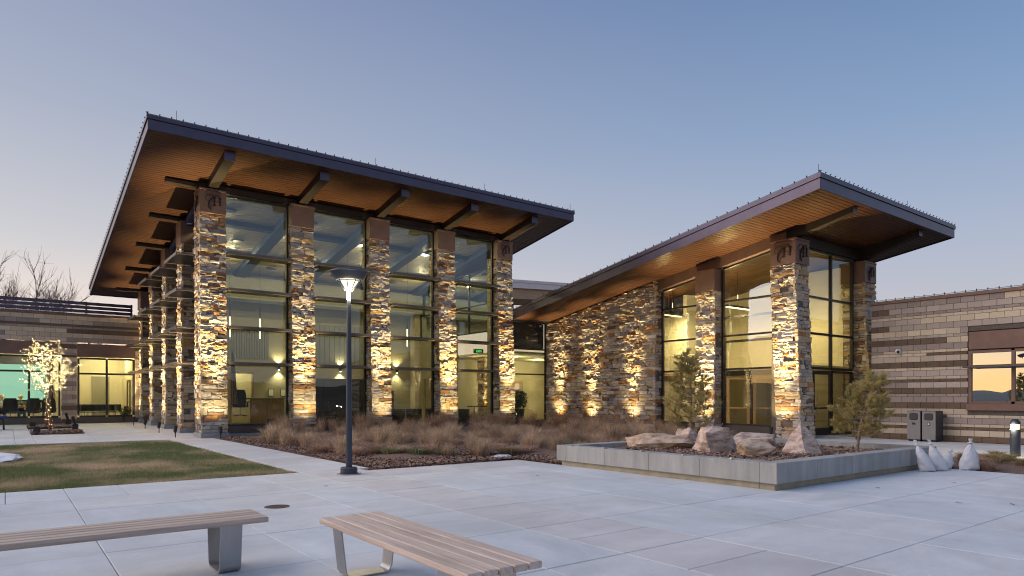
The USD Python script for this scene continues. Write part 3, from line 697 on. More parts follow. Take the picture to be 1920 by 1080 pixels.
part(hall, 'door_frame', MB().box(9.3, 9.36, BW - .03, BW + .23, .12, 2.82).box(10.44, 10.5, BW - .03, BW + .23, .12, 2.82).box(9.36, 10.44, BW - .03, BW + .23, 2.75, 2.82), 'wood')
light_in(hall, (10.2, 37.6, 3.0), 8, col=(1, .88, .55), r=.12)
m = MB()
for k in range(24): m.box(8.2 + k * .13, 8.29 + k * .13, BW - .06, BW - .003, 3.55, 5.2)
part(hall, 'ribbed_panel', m, 'grey_wall')
m = MB()
for k in range(14): m.box(13.2 + k * .3, 13.47 + k * .3, BW - .05, BW - .003, 3.4, 5.6)
part(hall, 'ribbed_panel', m, 'grey_wall')
part(hall, 'cabinet', MB().bbox(13.7, 17.2, BW - .4, BW - .003, .12, 2.55, .01), 'dark_metal')
part(hall, 'wall_picture', MB().bbox(12.6, 13.3, BW - .05, BW - .003, 1.2, 2.6, .01), 'dark_wood')
part(hall, 'ceiling_bulkhead', MB().box(6.5, 20.0, 35.2, BW - .06, 6.5, hc(36.4) - .05), 'grey_wall')
# east side: pilasters, glazed clerestory, door to the lobby
part(hall, 'east_wall', MB().box(20.0, 20.2, 31.6, 33.9, .12, 4.9).box(20.0, 20.2, 33.9, 35.2, 2.6, 4.9).box(20.0, 20.2, 35.2, BW - .01, .12, 4.9), 'hall_wall')
part(hall, 'pilaster', MB().box(19.7, 20.25, 35.6, 36.2, .12, 7.6), 'hall_wall'); part(hall, 'pilaster', MB().box(19.7, 20.25, 32.6, 33.2, .12, 8.0), 'hall_wall'); part(hall, 'pilaster', MB().box(19.75, 20.25, 27.6, 28.1, .12, 8.6), 'hall_wall')
part(hall, 'door', MB().box(20.05, 20.1, 33.95, 34.5, .14, 2.55).box(20.05, 20.1, 34.98, 35.15, .14, 2.55), 'wood')
window(hall, 'clerestory_window', lambda s, z: np.array([20.1, s, z]), (-1, 0, 0), [28.15, 30.3, 32.5], [4.95, 6.4, hc(32.6) - .1], 'wing_glass')
window(hall, 'clerestory_window', lambda s, z: np.array([20.1, s, z]), (-1, 0, 0), [33.3, 35.55], [4.95, 6.4, hc(35.6) - .1], 'wing_glass')
for (x, y, n) in ((11.8, BW, 0), (15.3, BW, 0), (18.9, BW, 0), (19.95, 32.9 - .35, 1)):
    px_, py_ = (x, y - .12) if n == 0 else (19.58, y + .35)
    s = part(hall, 'wall_sconce', MB().tube([(px_, py_, 2.98), (px_, py_, 3.2)], .07, 10), 'dark_metal')
    part(s, 'lens', MB().tube([(px_, py_, 3.203), (px_, py_, 3.215)], .05, 8).tube([(px_, py_, 2.965), (px_, py_, 2.977)], .05, 8), 'sconce_light')
    for dz, zz in ((1, 3.26), (-1, 2.92)):
        light_in(hall, (px_, py_ - .02, zz), 9, col=(1, .84, .5), r=.03, d=(0, .05 if n == 0 else 0, dz), cone=55, soft=.8)
for x in (7.9, 9.2, 10.5, 13.4, 16.7):
    l = part(hall, 'pendant_lamp', MB().tube([(x, 31.0, 5.05), (x, 31.0, 5.6)], .03, 8).tube([(x, 31.0, 5.6), (x, 31.0, hc(31) - .01)], .006, 4), 'black_metal')
    part(l, 'glowing_tube', MB().tube([(x, 31.0, 4.15), (x, 31.0, 5.05)], .034, 8), 'tube_light')
# rear wing of the hall that closes its north end
part(hall, 'end_wall', MB().box(5.9, 20.2, 40.35, 40.6, -.1, hs(40.6) - .02), 'bronze')

# ------------------------------------------------------------------ the entrance pavilion on the right
def es(y): return 7.97 - SL * (y - 10.65)
ent = thing('entrance_building', 'entrance pavilion with a long stone wall and a sharply rising roof corner', 'building', (22.4, 12.5, 0))
EF = Facing()
EX = 22.4
def ef(z): return 12.5 + .3 * min(z, 6.3) / 6.3
def ex(z): return 22.33 + .07 * min(z, 6.3) / 6.3
# corner column
cw = .92
c = part(ent, 'stone_column', MB().hexa([(ex(0) + .05, ef(0) + .05, 0), (23.3, ef(0) + .05, 0), (23.3, 13.72, 0), (ex(0) + .05, 13.72, 0), (22.45, 12.85, 6.27), (23.3, 12.85, 6.27), (23.3, 13.72, 6.27), (22.45, 13.72, 6.27)]), 'mortar')
part(c, 'cap', MB().bbox(22.385, 23.335, 12.785, 13.765, 6.27, 7.12, .006).bbox(22.37, 23.35, 12.77, 13.78, 7.124, 7.19, .006), 'bronze')
ledge(EF, c, lambda s, z: np.array([ex(z) + s, ef(z) + .045, z]), (0, -1, .045), 0, .93, -.02, lambda s: 6.27, (.02, .0), 501)
ledge(EF, c, lambda s, z: np.array([ex(z) + .045, ef(z) + s, z]), (-1, 0, .01), 0.03, 1.0, -.02, lambda s: 6.27, (.02, .02), 502)
emblem(c, (22.37, 13.27, 6.68), (0, -1, 0), (0, 0, 1), .8, .68, (-1, 0, 0)); emblem(c, (22.86, 12.77, 6.68), (1, 0, 0), (0, 0, 1), .74, .68, (0, -1, 0))
# middle column and far right column
c = part(ent, 'stone_column', MB().box(22.45, 23.0, 16.25, 17.05, 0, 5.75), 'mortar')
part(c, 'cap', MB().bbox(22.385, 23.0, 16.19, 17.11, 5.75, 6.6, .006), 'bronze')
ledge(EF, c, lambda s, z: np.array([ex(z) + .045, 16.2 + s, z]), (-1, 0, .01), 0, .9, -.02, lambda s: 5.75, (.02, .02), 503)
ledge(EF, c, lambda s, z: np.array([ex(z) + s, 16.245, z]), (0, -1, 0), .03, .55, -.02, lambda s: 5.75, (0, 0), 504)
c = part(ent, 'stone_column', MB().box(27.65, 28.5, 12.88, 13.7, 0, 6.15), 'mortar')
part(c, 'cap', MB().bbox(27.585, 28.565, 12.785, 13.765, 6.15, 6.93, .006).bbox(27.57, 28.58, 12.77, 13.78, 6.934, 7.0, .006), 'bronze')
ledge(EF, c, lambda s, z: np.array([27.6 + s, ef(z) + .045, z]), (0, -1, .045), 0, .95, -.02, lambda s: 6.15, (.02, .03), 505)
ledge(EF, c, lambda s, z: np.array([27.645, ef(z) + s, z]), (-1, 0, 0), .03, 1.0, -.02, lambda s: 6.15, (0, 0), 506)
emblem(c, (28.07, 12.77, 6.52), (1, 0, 0), (0, 0, 1), .74, .64, (0, -1, 0))
# long stone wall
w = part(ent, 'stone_wall', MB().hexa([(22.46, 19.3, -.1), (22.95, 19.3, -.1), (22.95, 26.76, -.1), (22.46, 26.76, -.1), (22.46, 19.3, es(19.3) - .02), (22.95, 19.3, es(19.3) - .02), (22.95, 26.76, es(26.76) - .02), (22.46, 26.76, es(26.76) - .02)]), 'mortar')
ledge(EF, w, lambda s, z: np.array([22.445, 19.26 + s, z]), (-1, 0, 0), 0, 7.38, -.02, lambda s: es(19.26 + s) - .02, (.0, 0), 507)
ledge(EF, w, lambda s, z: np.array([22.42 + s, 19.305, z]), (0, -1, 0), .0, .5, -.02, lambda s: es(19.3) - .02, (0, 0), 508)
EF.emit(ent, 'stone', 'stone_facing', 'ledgestone')
# roof
EX0, EX1, EY0, EY1 = 20.05, 30.6, 10.65, 26.3
er = part(ent, 'roof', MB().hexa(slope_box(EX0 + .04, EX1 - .04, EY0 + .04, EY1 - .04, es, .05, .43)), 'roof_metal')
fasciae(er, EX0, EX1, EY0, EY1, es, .45)
planks(er, EX0 + .052, EX1 - .052, EY0 + .06, EY1 - .06, es, .15, 'soffit')
cl = roof_clips(None, ((EX0, EY0, es(EY0) + .45), (EX1, EY0, es(EY0) + .45)), .3, out=(.3, -1, 0)); cl.add(*roof_clips(None, ((EX0, EY0, es(EY0) + .45), (EX0, EY1, es(EY1) + .45)), .42, out=(-1, 0, 0)).arr())
part(er, 'light_clips', cl, 'plastic_clip', kind='stuff', label='row of small clip lights along the roof edge')
for px_, py_ in ((20.15, 10.75), (26.5, 10.75)):
    part(er, 'air_terminal', MB().tube([(px_, py_, es(py_) + .42), (px_, py_, es(py_) + .78)], .008, 5), 'dark_metal')
for cx, zc in ((22.86, 7.2), (28.07, 7.01)):
    b = part(ent, 'roof_beam', MB().hexa([(cx - .14, 10.95, es(10.95) - .2), (cx + .14, 10.95, es(10.95) - .2), (cx + .14, 13.3, zc), (cx - .14, 13.3, zc), (cx - .14, 10.95, es(10.95) - .004), (cx + .14, 10.95, es(10.95) - .004), (cx + .14, 13.3, es(13.3) - .004), (cx - .14, 13.3, es(13.3) - .004)]), 'soffit_dark')
    part(b, 'end_plate', MB().box(cx - .15, cx + .15, 10.915, 10.947, es(10.95) - .22, es(10.95) - .01), 'fascia')
eh = lambda s: es(s) - .42
part(ent, 'header', MB().hexa(slope_box(22.62, 23.02, 13.3, 19.28, es, -.42, -.006)), 'bronze')
part(ent, 'header', MB().box(23.0, 28.6, 13.18, 13.5, es(13.2) - .42, es(13.5) - .006), 'soffit_dark')
# glazing
for y0, y1, zb in ((17.12, 19.25, .0), (13.78, 16.18, .0)):
    window(ent, 'window', lambda s, z: np.array([22.9, s, z]), (-1, 0, 0), [y0 + .03, y1 - .03], [.42, 2.6, 3.92, 5.3, eh(y0)], 'entry_glass', .07, .06, topf=eh)
    part(ent, 'sill_panel', MB().box(22.86, 22.94, y0, y1, -.05, .385), 'fin_metal')
zt = es(13.3) - .42
window(ent, 'window', lambda s, z: np.array([s, 13.3, z]), (0, -1, 0), [23.36, 25.84, 27.55], [2.6, 3.92, 5.3, zt], 'entry_glass', .08, .06)
window(ent, 'window', lambda s, z: np.array([s, 13.3, z]), (0, -1, 0), [25.88, 27.55], [.16, 2.52], 'entry_glass', .08, .06)
part(ent, 'sill_panel', MB().box(25.9, 27.6, 13.26, 13.34, -.05, .12), 'fin_metal')
m = MB()
for a, b, z0, z1 in ((24.42, 24.56, .02, 2.5), (25.66, 25.80, .02, 2.5), (24.561, 25.659, 2.36, 2.5), (24.561, 25.659, .02, .3)): m.bbox(a, b, 13.24, 13.3, z0, z1, .006)
dd = part(ent, 'door', m, 'dark_metal', label='glazed entrance door with a long pull handle')
part(dd, 'pane', MB().add([(24.56, 13.27, .3), (25.66, 13.27, .3), (25.66, 13.27, 2.36), (24.56, 13.27, 2.36)], [[0, 1, 2, 3]]), 'entry_glass')
part(dd, 'handle', MB().tube([(24.62, 13.17, .75), (24.62, 13.17, 1.75)], .016, 8).tube([(24.62, 13.17, .85), (24.62, 13.24, .85)], .01, 6).tube([(24.62, 13.17, 1.65), (24.62, 13.24, 1.65)], .01, 6), 'chrome')
part(dd, 'push_bar', MB().box(24.563, 25.657, 13.285, 13.315, 1.02, 1.1), 'dark_metal')
part(ent, 'sidelight', MB().box(23.32, 24.41, 13.25, 13.33, 0, 2.55), 'bronze')
# inside the pavilion
part(ent, 'floor', MB().box(22.96, 30.4, 13.36, 26.25, -.1, .03), 'floor')
m = MB(); y = 13.5
while y < 26.1:
    m.hexa(slope_box(23.02, 28.4, y, y + .13, es, -.1, -.07)); y += .15
part(ent, 'ceiling_boards', m, 'soffit', kind='stuff')
part(ent, 'inner_wall', MB().box(28.4, 28.6, 13.5, 26.2, .03, es(14) - .4).box(23.0, 28.4, 26.0, 26.2, .03, es(26.2) - .12), 'cream_wall')
part(ent, 'inner_wall', MB().box(25.4, 28.39, 19.9, 20.1, .03, es(20.1) - .12).box(25.4, 25.6, 20.11, 22.5, .03, 2.6).box(25.4, 25.6, 20.11, 25.99, 2.6, es(25.9) - .12), 'cream_wall')
part(ent, 'balcony_front', MB().box(25.3, 25.39, 17.6, 25.9, 2.62, 3.5), 'cream_wall')
part(ent, 'wood_trim', MB().box(25.26, 25.42, 17.6, 25.9, 2.5, 2.615), 'light_wood')
for p, L in (((24.2, 19.75, 5.2), 1.2), ((25.0, 16.9, 5.3), 1.6)):
    l = part(ent, 'linear_lamp', MB().box(p[0] - L / 2, p[0] + L / 2, p[1] - .07, p[1] + .07, p[2] + .02, p[2] + .1).tube([(p[0], p[1], p[2] + .1), (p[0], p[1], es(p[1]) - .12)], .012, 5), 'dark_metal')
    part(l, 'diffuser', MB().box(p[0] - L / 2 + .02, p[0] + L / 2 - .02, p[1] - .06, p[1] + .06, p[2] - .02, p[2] + .018), 'tube_light')
    rect_light(ent, (p[0], p[1], p[2] - .03), L, .12, 16)
    light_in(ent, (p[0], p[1], p[2] + .45), 6, col=(1, .8, .42), r=.12)
light_in(ent, (27.0, 15.2, 4.6), 7, col=(1, .83, .47), r=.15)
# inner lobby: dark framed pair of wooden doors
m = MB().box(24.98, 25.06, 14.9, 15.0, .03, 5.0).box(24.98, 25.06, 17.5, 17.6, .03, 5.0).box(24.98, 25.06, 15.0, 17.5, 2.42, 2.62).box(24.98, 25.06, 16.2, 16.3, .03, 2.42).box(24.98, 25.06, 15.0, 17.5, 3.85, 3.95).box(24.98, 25.06, 15.0, 17.5, 4.9, 5.0)
part(ent, 'vestibule_wall', MB().box(25.07, 28.38, 17.5, 17.62, .03, 2.6).box(25.07, 28.38, 13.6, 17.62, 2.63, 2.75).box(28.2, 28.38, 13.6, 17.49, .03, 2.6), 'hall_wall')  # walls and low ceiling added to keep lamp light from behind the doors
light_in(ent, (26.9, 15.6, 2.3), 2.2, col=(1, .83, .47), r=.08)
iv = part(ent, 'inner_doorway', m, 'dark_metal')
for a in (15.02, 16.32):
    d_ = part(iv, 'door', MB().box(25.0, 25.05, a, a + .14, .05, 2.4).box(25.0, 25.05, a + 1.0, a + 1.15, .05, 2.4).box(25.0, 25.05, a + .14, a + 1.0, .05, .3).box(25.0, 25.05, a + .14, a + 1.0, 2.25, 2.4).box(24.99, 25.06, a + .14, a + 1.0, 1.0, 1.07), 'light_wood')
# glazed link between hall and pavilion
window(ent, 'link_window', lambda s, z: np.array([s, 26.62, z]), (0, -1, 0), [20.05, 22.42], [.3, 2.67, 3.95, 5.36], 'hall_glass', .07, .06)
part(ent, 'link_roof', MB().box(20.0, 22.95, 26.32, 30, 5.4, 5.5), 'soffit_dark')
part(ent, 'link_panel', MB().box(20.06, 22.4, 26.75, 26.8, 3.99, 5.36), 'ceiling_beam', label='dark spandrel panel above the link window')
part(ent, 'sill_panel', MB().box(20.02, 22.44, 26.58, 26.66, -.1, .265), 'fin_metal')
part(ent, 'lobby_ceiling', MB().box(20.25, 28.3, 27, 36, 3.75, 3.85), 'cream_wall')
part(ent, 'lobby_wall', MB().box(20.25, 24.2, 33, 33.2, .12, 3.74).box(24.2, 25.9, 33, 33.2, 2.5, 3.74).box(25.9, 28.4, 33, 33.2, .12, 3.74).box(28.2, 28.4, 27, 33, .12, 3.74), 'cream_wall')
ld = part(ent, 'lobby_door', MB().box(24.2, 24.32, 32.95, 33.15, .12, 2.5).box(25.78, 25.9, 32.95, 33.15, .12, 2.5).box(24.32, 25.78, 32.95, 33.15, 2.38, 2.5).box(24.98, 25.12, 32.95, 33.15, .12, 2.38), 'light_wood')
light_in(ent, (22.5, 29.5, 3.5), 9, col=(1, .83, .47), r=.15); light_in(ent, (25.5, 31.0, 3.5), 9, col=(1, .83, .47), r=.15); light_in(ent, (25.0, 34.6, 3.0), 12, col=(.8, 1, .6), r=.15)

# ------------------------------------------------------------------ block building on the right
LAY = [(2, [(7.9 - 11.4 + 3.5, 'P'), (None, 'C')])]
def lay_right():
    y = lambda v: 11.4 - v                                            # runs are given by distance from the near corner of the wall
    return [(2, [(3.9, 'P'), (None, 'C')]), (2, [(.42, 'B'), (None, 'G')]), (1, [(None, 'P')]), (1, [(None, 'C')]), (2, [(1.75, 'G'), (None, 'C')]), (2, [(.75, 'B'), (None, 'G')]),
            (2, [(2.8, 'C'), (None, 'P')]), (1, [(None, 'G')]), (2, [(2.42, 'B'), (None, 'C')]), (2, [(None, 'P')]), (1, [(.5, 'P'), (None, 'C')]), (1, [(1.85, 'C'), (None, 'B')]), (2, [(None, 'L')]),
            (2, [(None, 'B')]), (1, [(None, 'C')]), (2, [(None, 'G')]), (1, [(None, 'L')]), (1, [(None, 'B')]), (2, [(1.3, 'P'), (None, 'G')]), (2, [(None, 'B')]), (1, [(None, 'P')]), (2, [(None, 'P')]), (2, [(None, 'B')]),
            (2, [(None, 'L')]), (1, [(2.42, 'B'), (None, 'L')]), (2, [(None, 'P')]), (1, [(None, 'L')]), (1, [(None, 'B')]), (2, [(None, 'L')]), (2, [(None, 'B')])]
BX = 25.09
blk = thing('block_building', 'long single storey building of banded tan, grey and brown blocks on the right', 'building', (BX, 9, 0))
bw = part(blk, 'block_wall', MB().box(BX + .03, BX + .3, 8.36, 11.37, -.1, 4.8).box(BX + .03, BX + .3, -4, 5.2, -.1, 4.8).box(BX + .03, BX + .3, 5.2, 8.36, -.1, 1.06).box(BX + .03, BX + .3, 5.2, 8.36, 3.64, 4.8).box(BX + .3, 34, 11.08, 11.37, -.1, 4.8), 'mortar')
BF = Facing()
courses(BF, bw, lambda s, z: np.array([BX, 11.4 - s, z]), (-1, 0, 0), 0, 15.4, 0, .2, lay_right(), [(3.06, 6.2, 1.07, 3.63)])
courses(BF, bw, lambda s, z: np.array([BX + s, 11.4, z]), (0, 1, 0), 0, 8.9, 0, .2, lay_right())
BF.emit(blk, 'block', 'block_facing', 'blockwork')
part(blk, 'coping', MB().bbox(BX - .05, BX + .34, -4, 11.45, 4.8, 4.92, .01).bbox(BX + .36, 34, 11.06, 11.45, 4.8, 4.92, .01), 'bronze')
cl = roof_clips(None, ((BX - .03, -4, 4.92), (BX - .03, 11.4, 4.92)), .31, out=(-.2, 0, 0))
part(blk, 'light_clips', cl, 'plastic_clip', kind='stuff', label='row of small clip lights along the parapet')
part(blk, 'roof', MB().box(BX + .31, 34, -4, 11.05, 4.4, 4.6), 'roof_metal')
part(blk, 'window_header', MB().bbox(BX - .03, BX + .2, 5.22, 8.32, 3.03, 3.61, .006), 'bronze')
part(blk, 'window_sill', MB().bbox(BX - .09, BX + .2, 5.15, 8.38, 1.05, 1.27, .008), 'bronze')
window(blk, 'window', lambda s, z: np.array([BX + .06, s, z]), (-1, 0, 0), [8.29, 7.12, 5.95, 5.25], [1.3, 2.48, 3.0], 'mirror_glass', .09, .06, frame='bronze')
part(blk, 'sunshade', MB().bbox(BX - .62, BX - .02, 5.1, 8.3, 2.42, 2.475, .008), 'fin_metal')
part(blk, 'room_back', MB().box(BX + .6, BX + .7, 5, 8.6, .5, 4), 'dark_wood')
m = MB(); m.box(BX + .302, 34, -4, -3.7, -.1, 4.5)
part(blk, 'end_wall', m, 'block_grey')

# ------------------------------------------------------------------ low wing on the far left
WY = 40.3
wing = thing('wing_building', 'low block wing at the far left with bright meeting room windows', 'building', (2.6, WY, .2))
WF = Facing()
def lay_left():
    e = lambda x: x + 12
    return [(2, [(e(-1.85), 'P'), (None, 'C')]), (2, [(e(-.7), 'G'), (e(1.3), 'P'), (e(2.2), 'L'), (e(3.7), 'L'), (None, 'P')]), (1, [(e(-.9), 'C'), (None, 'B')]), (1, [(e(-1.6), 'B'), (None, 'P')]), (2, [(e(2.6), 'C'), (None, 'B')]),
            (2, [(e(-.2), 'P'), (None, 'L')]), (2, [(e(2.6), 'L'), (None, 'P')]), (1, [(None, 'L')]), (2, [(None, 'B')]), (2, [(None, 'G')]), (1, [(None, 'P')]), (1, [(None, 'B')]), (2, [(None, 'L')]), (2, [(None, 'P')]), (2, [(None, 'G')]), (1, [(None, 'L')]),
            (2, [(None, 'P')]), (2, [(None, 'G')]), (2, [(None, 'P')]), (2, [(None, 'G')]), (2, [(None, 'L')]), (2, [(None, 'P')]), (2, [(None, 'G')]), (1, [(None, 'P')]), (2, [(None, 'B')]), (2, [(None, 'P')]), (2, [(None, 'G')]), (1, [(None, 'B')])]
holes = [(12 - 4.2, 12 + 2.22, .0, 4.26), (12 + 2.9, 12 + 5.48, .0, 4.22)]
ll = lay_left(); unit = .222; tot = sum(h for h, _ in ll) * unit / 2
ww = part(wing, 'block_wall', MB().box(-12, 5.9, WY + .03, WY + .3, 4.3, 5.6).box(2.25, 2.87, WY + .03, WY + .3, 0, 4.3).box(5.5, 5.9, WY + .03, WY + .3, 0, 4.3).box(-12, -4.22, WY + .03, WY + .3, 0, 4.3), 'mortar')
courses(WF, ww, lambda s, z: np.array([s - 12, WY, z]), (0, -1, 0), 0, 17.88, 5.62 - tot, unit, ll, holes, L=.452)
WF.emit(wing, 'block', 'block_facing', 'blockwork')
part(wing, 'coping', MB().bbox(-12, 5.9, WY - .05, WY + .34, 5.62, 5.75, .01), 'bronze')
part(wing, 'light_clips', roof_clips(None, ((-12, WY - .03, 5.75), (5.6, WY - .03, 5.75)), .46, out=(0, -.2, 0)), 'white_plastic', kind='stuff', label='row of small pale clip lights along the parapet')
part(wing, 'window_header', MB().bbox(-4.2, 2.22, WY - .03, WY + .2, 3.6, 4.26, .006), 'bronze'); part(wing, 'window_header', MB().bbox(2.9, 5.48, WY - .03, WY + .2, 3.55, 4.22, .006), 'bronze')
window(wing, 'window', lambda s, z: np.array([s, WY + .08, z]), (0, -1, 0), [-4.1, -2.4, -.65, .92, 2.16], [.52, 2.78, 3.56], 'wing_glass', .09, .06)
window(wing, 'window', lambda s, z: np.array([s, WY + .08, z]), (0, -1, 0), [2.96, 4.2, 5.42], [.52, 2.7, 3.52], 'wing_glass', .09, .06)
part(wing, 'sill_panel', MB().box(-4.2, 2.22, WY + .03, WY + .12, .1, .475), 'fin_metal'); part(wing, 'sill_panel', MB().box(2.9, 5.48, WY + .03, WY + .12, .1, .475), 'fin_metal')
for k in range(4):
    part(wing, 'screen_louver', MB().bbox(-1.02, 5.6, 42.0, 42.06, 5.78 + .21 * k, 5.94 + .21 * k, .008), 'fascia')
for x in (-1.0, 1.2, 3.4, 5.5): part(wing, 'screen_post', MB().box(x, x + .08, 42.061, 42.14, 5.6, 6.6), 'fascia')
part(wing, 'roof', MB().box(-12, 5.9, WY + .31, 50, 5.2, 5.4), 'roof_metal')
part(wing, 'floor', MB().box(-12, 5.88, WY + .31, 47, .1, .25), 'carpet')
part(wing, 'inner_wall', MB().box(-12, 5.88, 46.8, 47, .25, 4.6).box(5.7, 5.88, WY + .32, 46.79, .25, 4.6).box(2.45, 2.6, 41.0, 46.79, .25, 4.6), 'cream_wall')
part(wing, 'ceiling', MB().box(-12, 5.88, WY + .31, 46.99, 4.0, 4.1), 'cream_wall')
part(wing, 'door', MB().bbox(4.1, 5.0, 46.72, 46.78, .25, 2.75, .008), 'grey_wall'); part(wing, 'cupboard', MB().bbox(3.0, 3.9, 46.4, 46.78, .25, 2.75, .008), 'cream_wall')
part(wing, 'doorway', MB().box(5.62, 5.68, 43.4, 43.5, .25, 2.5).box(5.62, 5.68, 44.4, 44.5, .25, 2.5).box(5.62, 5.68, 43.5, 44.4, 2.4, 2.5), 'dark_wood')
for x, y in ((3.6, 43.2), (4.9, 45.0), (-1.2, 42.6), (1.0, 44.6), (-3.0, 45.0)):
    part(wing, 'downlight', MB().lathe([(.13, 0), (.001, 0)], (x, y, 3.99), 12), 'can_light')
    light_in(wing, (x, y, 3.85), 11, col=(1, .84, .48), r=.14)
sc = part(wing, 'projection_screen', MB().box(-.55, 2.0, 46.6, 46.64, 1.35, 3.35), 'screen'); part(sc, 'frame', MB().box(-.75, 2.2, 46.65, 46.7, 1.2, 3.9), 'black_metal')
# roof seen behind, between hall and pavilion
rr_ = thing('rear_roof', 'pale roof on a timber beam showing between the two pavilions', 'building', (29, 40, 0))
def rq(z0, z1, dz, y0=40.0): return [(29.2, y0, z0), (38.5, y0, z1), (38.5, 44, z1), (29.2, 44, z0), (29.2, y0, z0 + dz), (38.5, y0, z1 + dz), (38.5, 44, z1 + dz), (29.2, 44, z0 + dz)]
part(rr_, 'roof', MB().hexa(rq(9.72, 10.2, .42)), 'grey_fascia')
part(rr_, 'roof_edge', MB().hexa(rq(10.145, 10.625, .2, 39.95)), 'grey_fascia')
part(rr_, 'timber_beam', MB().hexa(rq(8.95, 9.43, .76, 40.3)), 'light_wood')
part(rr_, 'post', MB().box(30.0, 31.1, 40.7, 42.5, -.1, 8.9), 'soffit_dark'); part(rr_, 'post', MB().box(37.4, 38.2, 40.7, 42.5, -.1, 9.3), 'soffit_dark')

# ------------------------------------------------------------------ planter with rocks and two pines
pl = thing('planter', 'square concrete planter box on a narrower foot', 'planter', (12.6, 8.4, 0))
PX0, PX1, PY0, PY1, T = 9.58, 15.65, 5.78, 11.0, .3
foot = part(pl, 'foot', MB().bbox(PX0 + .08, PX1 - .08, PY0 + .08, PY0 + .35, -.05, .1, .01).bbox(PX0 + .08, PX1 - .08, PY1 - .35, PY1 - .08, -.05, .1, .01).bbox(PX0 + .08, PX0 + .35, PY0 + .352, PY1 - .352, -.05, .1, .01).bbox(PX1 - .35, PX1 - .08, PY0 + .352, PY1 - .352, -.05, .1, .01), 'planter_foot')
def wall_run(a, b, along):
    n = max(1, round((b - a) / 1.25)); e = np.linspace(a, b, n + 1)
    return [(e[i] + .0012, e[i + 1] - .0012) for i in range(n)]
for a, b in wall_run(PX0, PX1, 0):
    for y in (PY0, PY1 - T): part(pl, 'wall_block', MB().bbox(a, b, y, y + T, .1, .43, .006), 'planter_concrete')
for a, b in wall_run(PY0 + T, PY1 - T, 1):
    for x in (PX0, PX1 - T): part(pl, 'wall_block', MB().bbox(x, x + T, a, b, .1, .43, .006), 'planter_concrete')
for k in range(5):
    part(pl, 'skate_stop', MB().bbox(PX0 - .005, PX0 + .1, 6.6 + k * .98, 6.64 + k * .98, .425, .455, .005), 'chrome')
soil = mound(PX0 + T, PX1 - T, PY0 + T, PY1 - T, .26, .05, 30)
part(pl, 'mulch', soil, 'mulch', smooth=True)
part(pl, 'bark_chips', chips(7000, [(PX0 + T + .05, PX1 - T - .05, PY0 + T + .05, PY1 - T - .05)], lambda P: .32 + rng.uniform(0, .03, len(P))), 'mulch_chip', kind='stuff')

def rock(loc, size, rz, seed, label, m_='rock', pts=None):
    r = np.random.default_rng(seed)
    p = r.normal(size=(16, 3)); p /= np.linalg.norm(p, axis=1, keepdims=True); p *= r.uniform(.8, 1.0, (16, 1)); p = np.sign(p) * np.abs(p) ** .8
    if pts is not None: p = np.array(pts, float)
    h = trimesh.convex.convex_hull(p)
    v, f = h.vertices, h.faces
    for _ in range(4): v, f = trimesh.remesh.subdivide(v, f)
    v = np.array(v)
    n = (meshkit.noise(v * 2.2 + seed, seed) - .5) * .16 + (meshkit.noise(v * 6 + seed, seed + 1) - .5) * .07 + (np.abs(meshkit.noise(v * np.array([3, 3, 9.]) + 5, seed + 2) - .5)) * .10
    v = v * (1 + n)[:, None] * np.array(size)
    v = v @ rot2(rz)[:3, :3].T
    v[:, 2] -= v[:, 2].min() + .06
    single('rock', (v + np.array(loc), f), m_, label, 'rock', group=None, smooth=28)
zr = .28
rock((11.85, 10.05, zr), (.86, .36, .26), -.95, 3, 'long low tan boulder at the back left of the planter, beside the pine', 'rock_tan')
rock((13.0, 9.95, zr), (.5, .4, .34), -.4, 5, 'pinkish pointed boulder between the left pine and the flat grey slab', 'rock')
rock((11.95, 8.6, zr), (.86, .42, .36), -.62, 9, 'largest pale streaked boulder in the middle of the planter', 'rock')
rock((13.4, 8.75, zr), (.72, .36, .27), -.5, 12, 'flat topped grey boulder behind the small tan one', 'rock')
rock((11.75, 7.55, zr), (.36, .3, .25), -.6, 15, 'small blocky tan boulder nearest the front wall of the planter', 'rock_tan')
rock((13.2, 7.4, zr), (.46, .42, .46), .2, 21, 'steep pointed grey boulder at the right of the planter rocks', 'rock', [(-1, -.6, -.5), (-.9, .7, -.5), (.9, .8, -.5), (1.05, -.5, -.5), (0, -1, -.5), (-.05, .05, 1.05), (.12, -.1, .95), (.6, .2, .2), (-.55, -.2, .35), (.1, .6, .4), (.2, -.6, .25)])

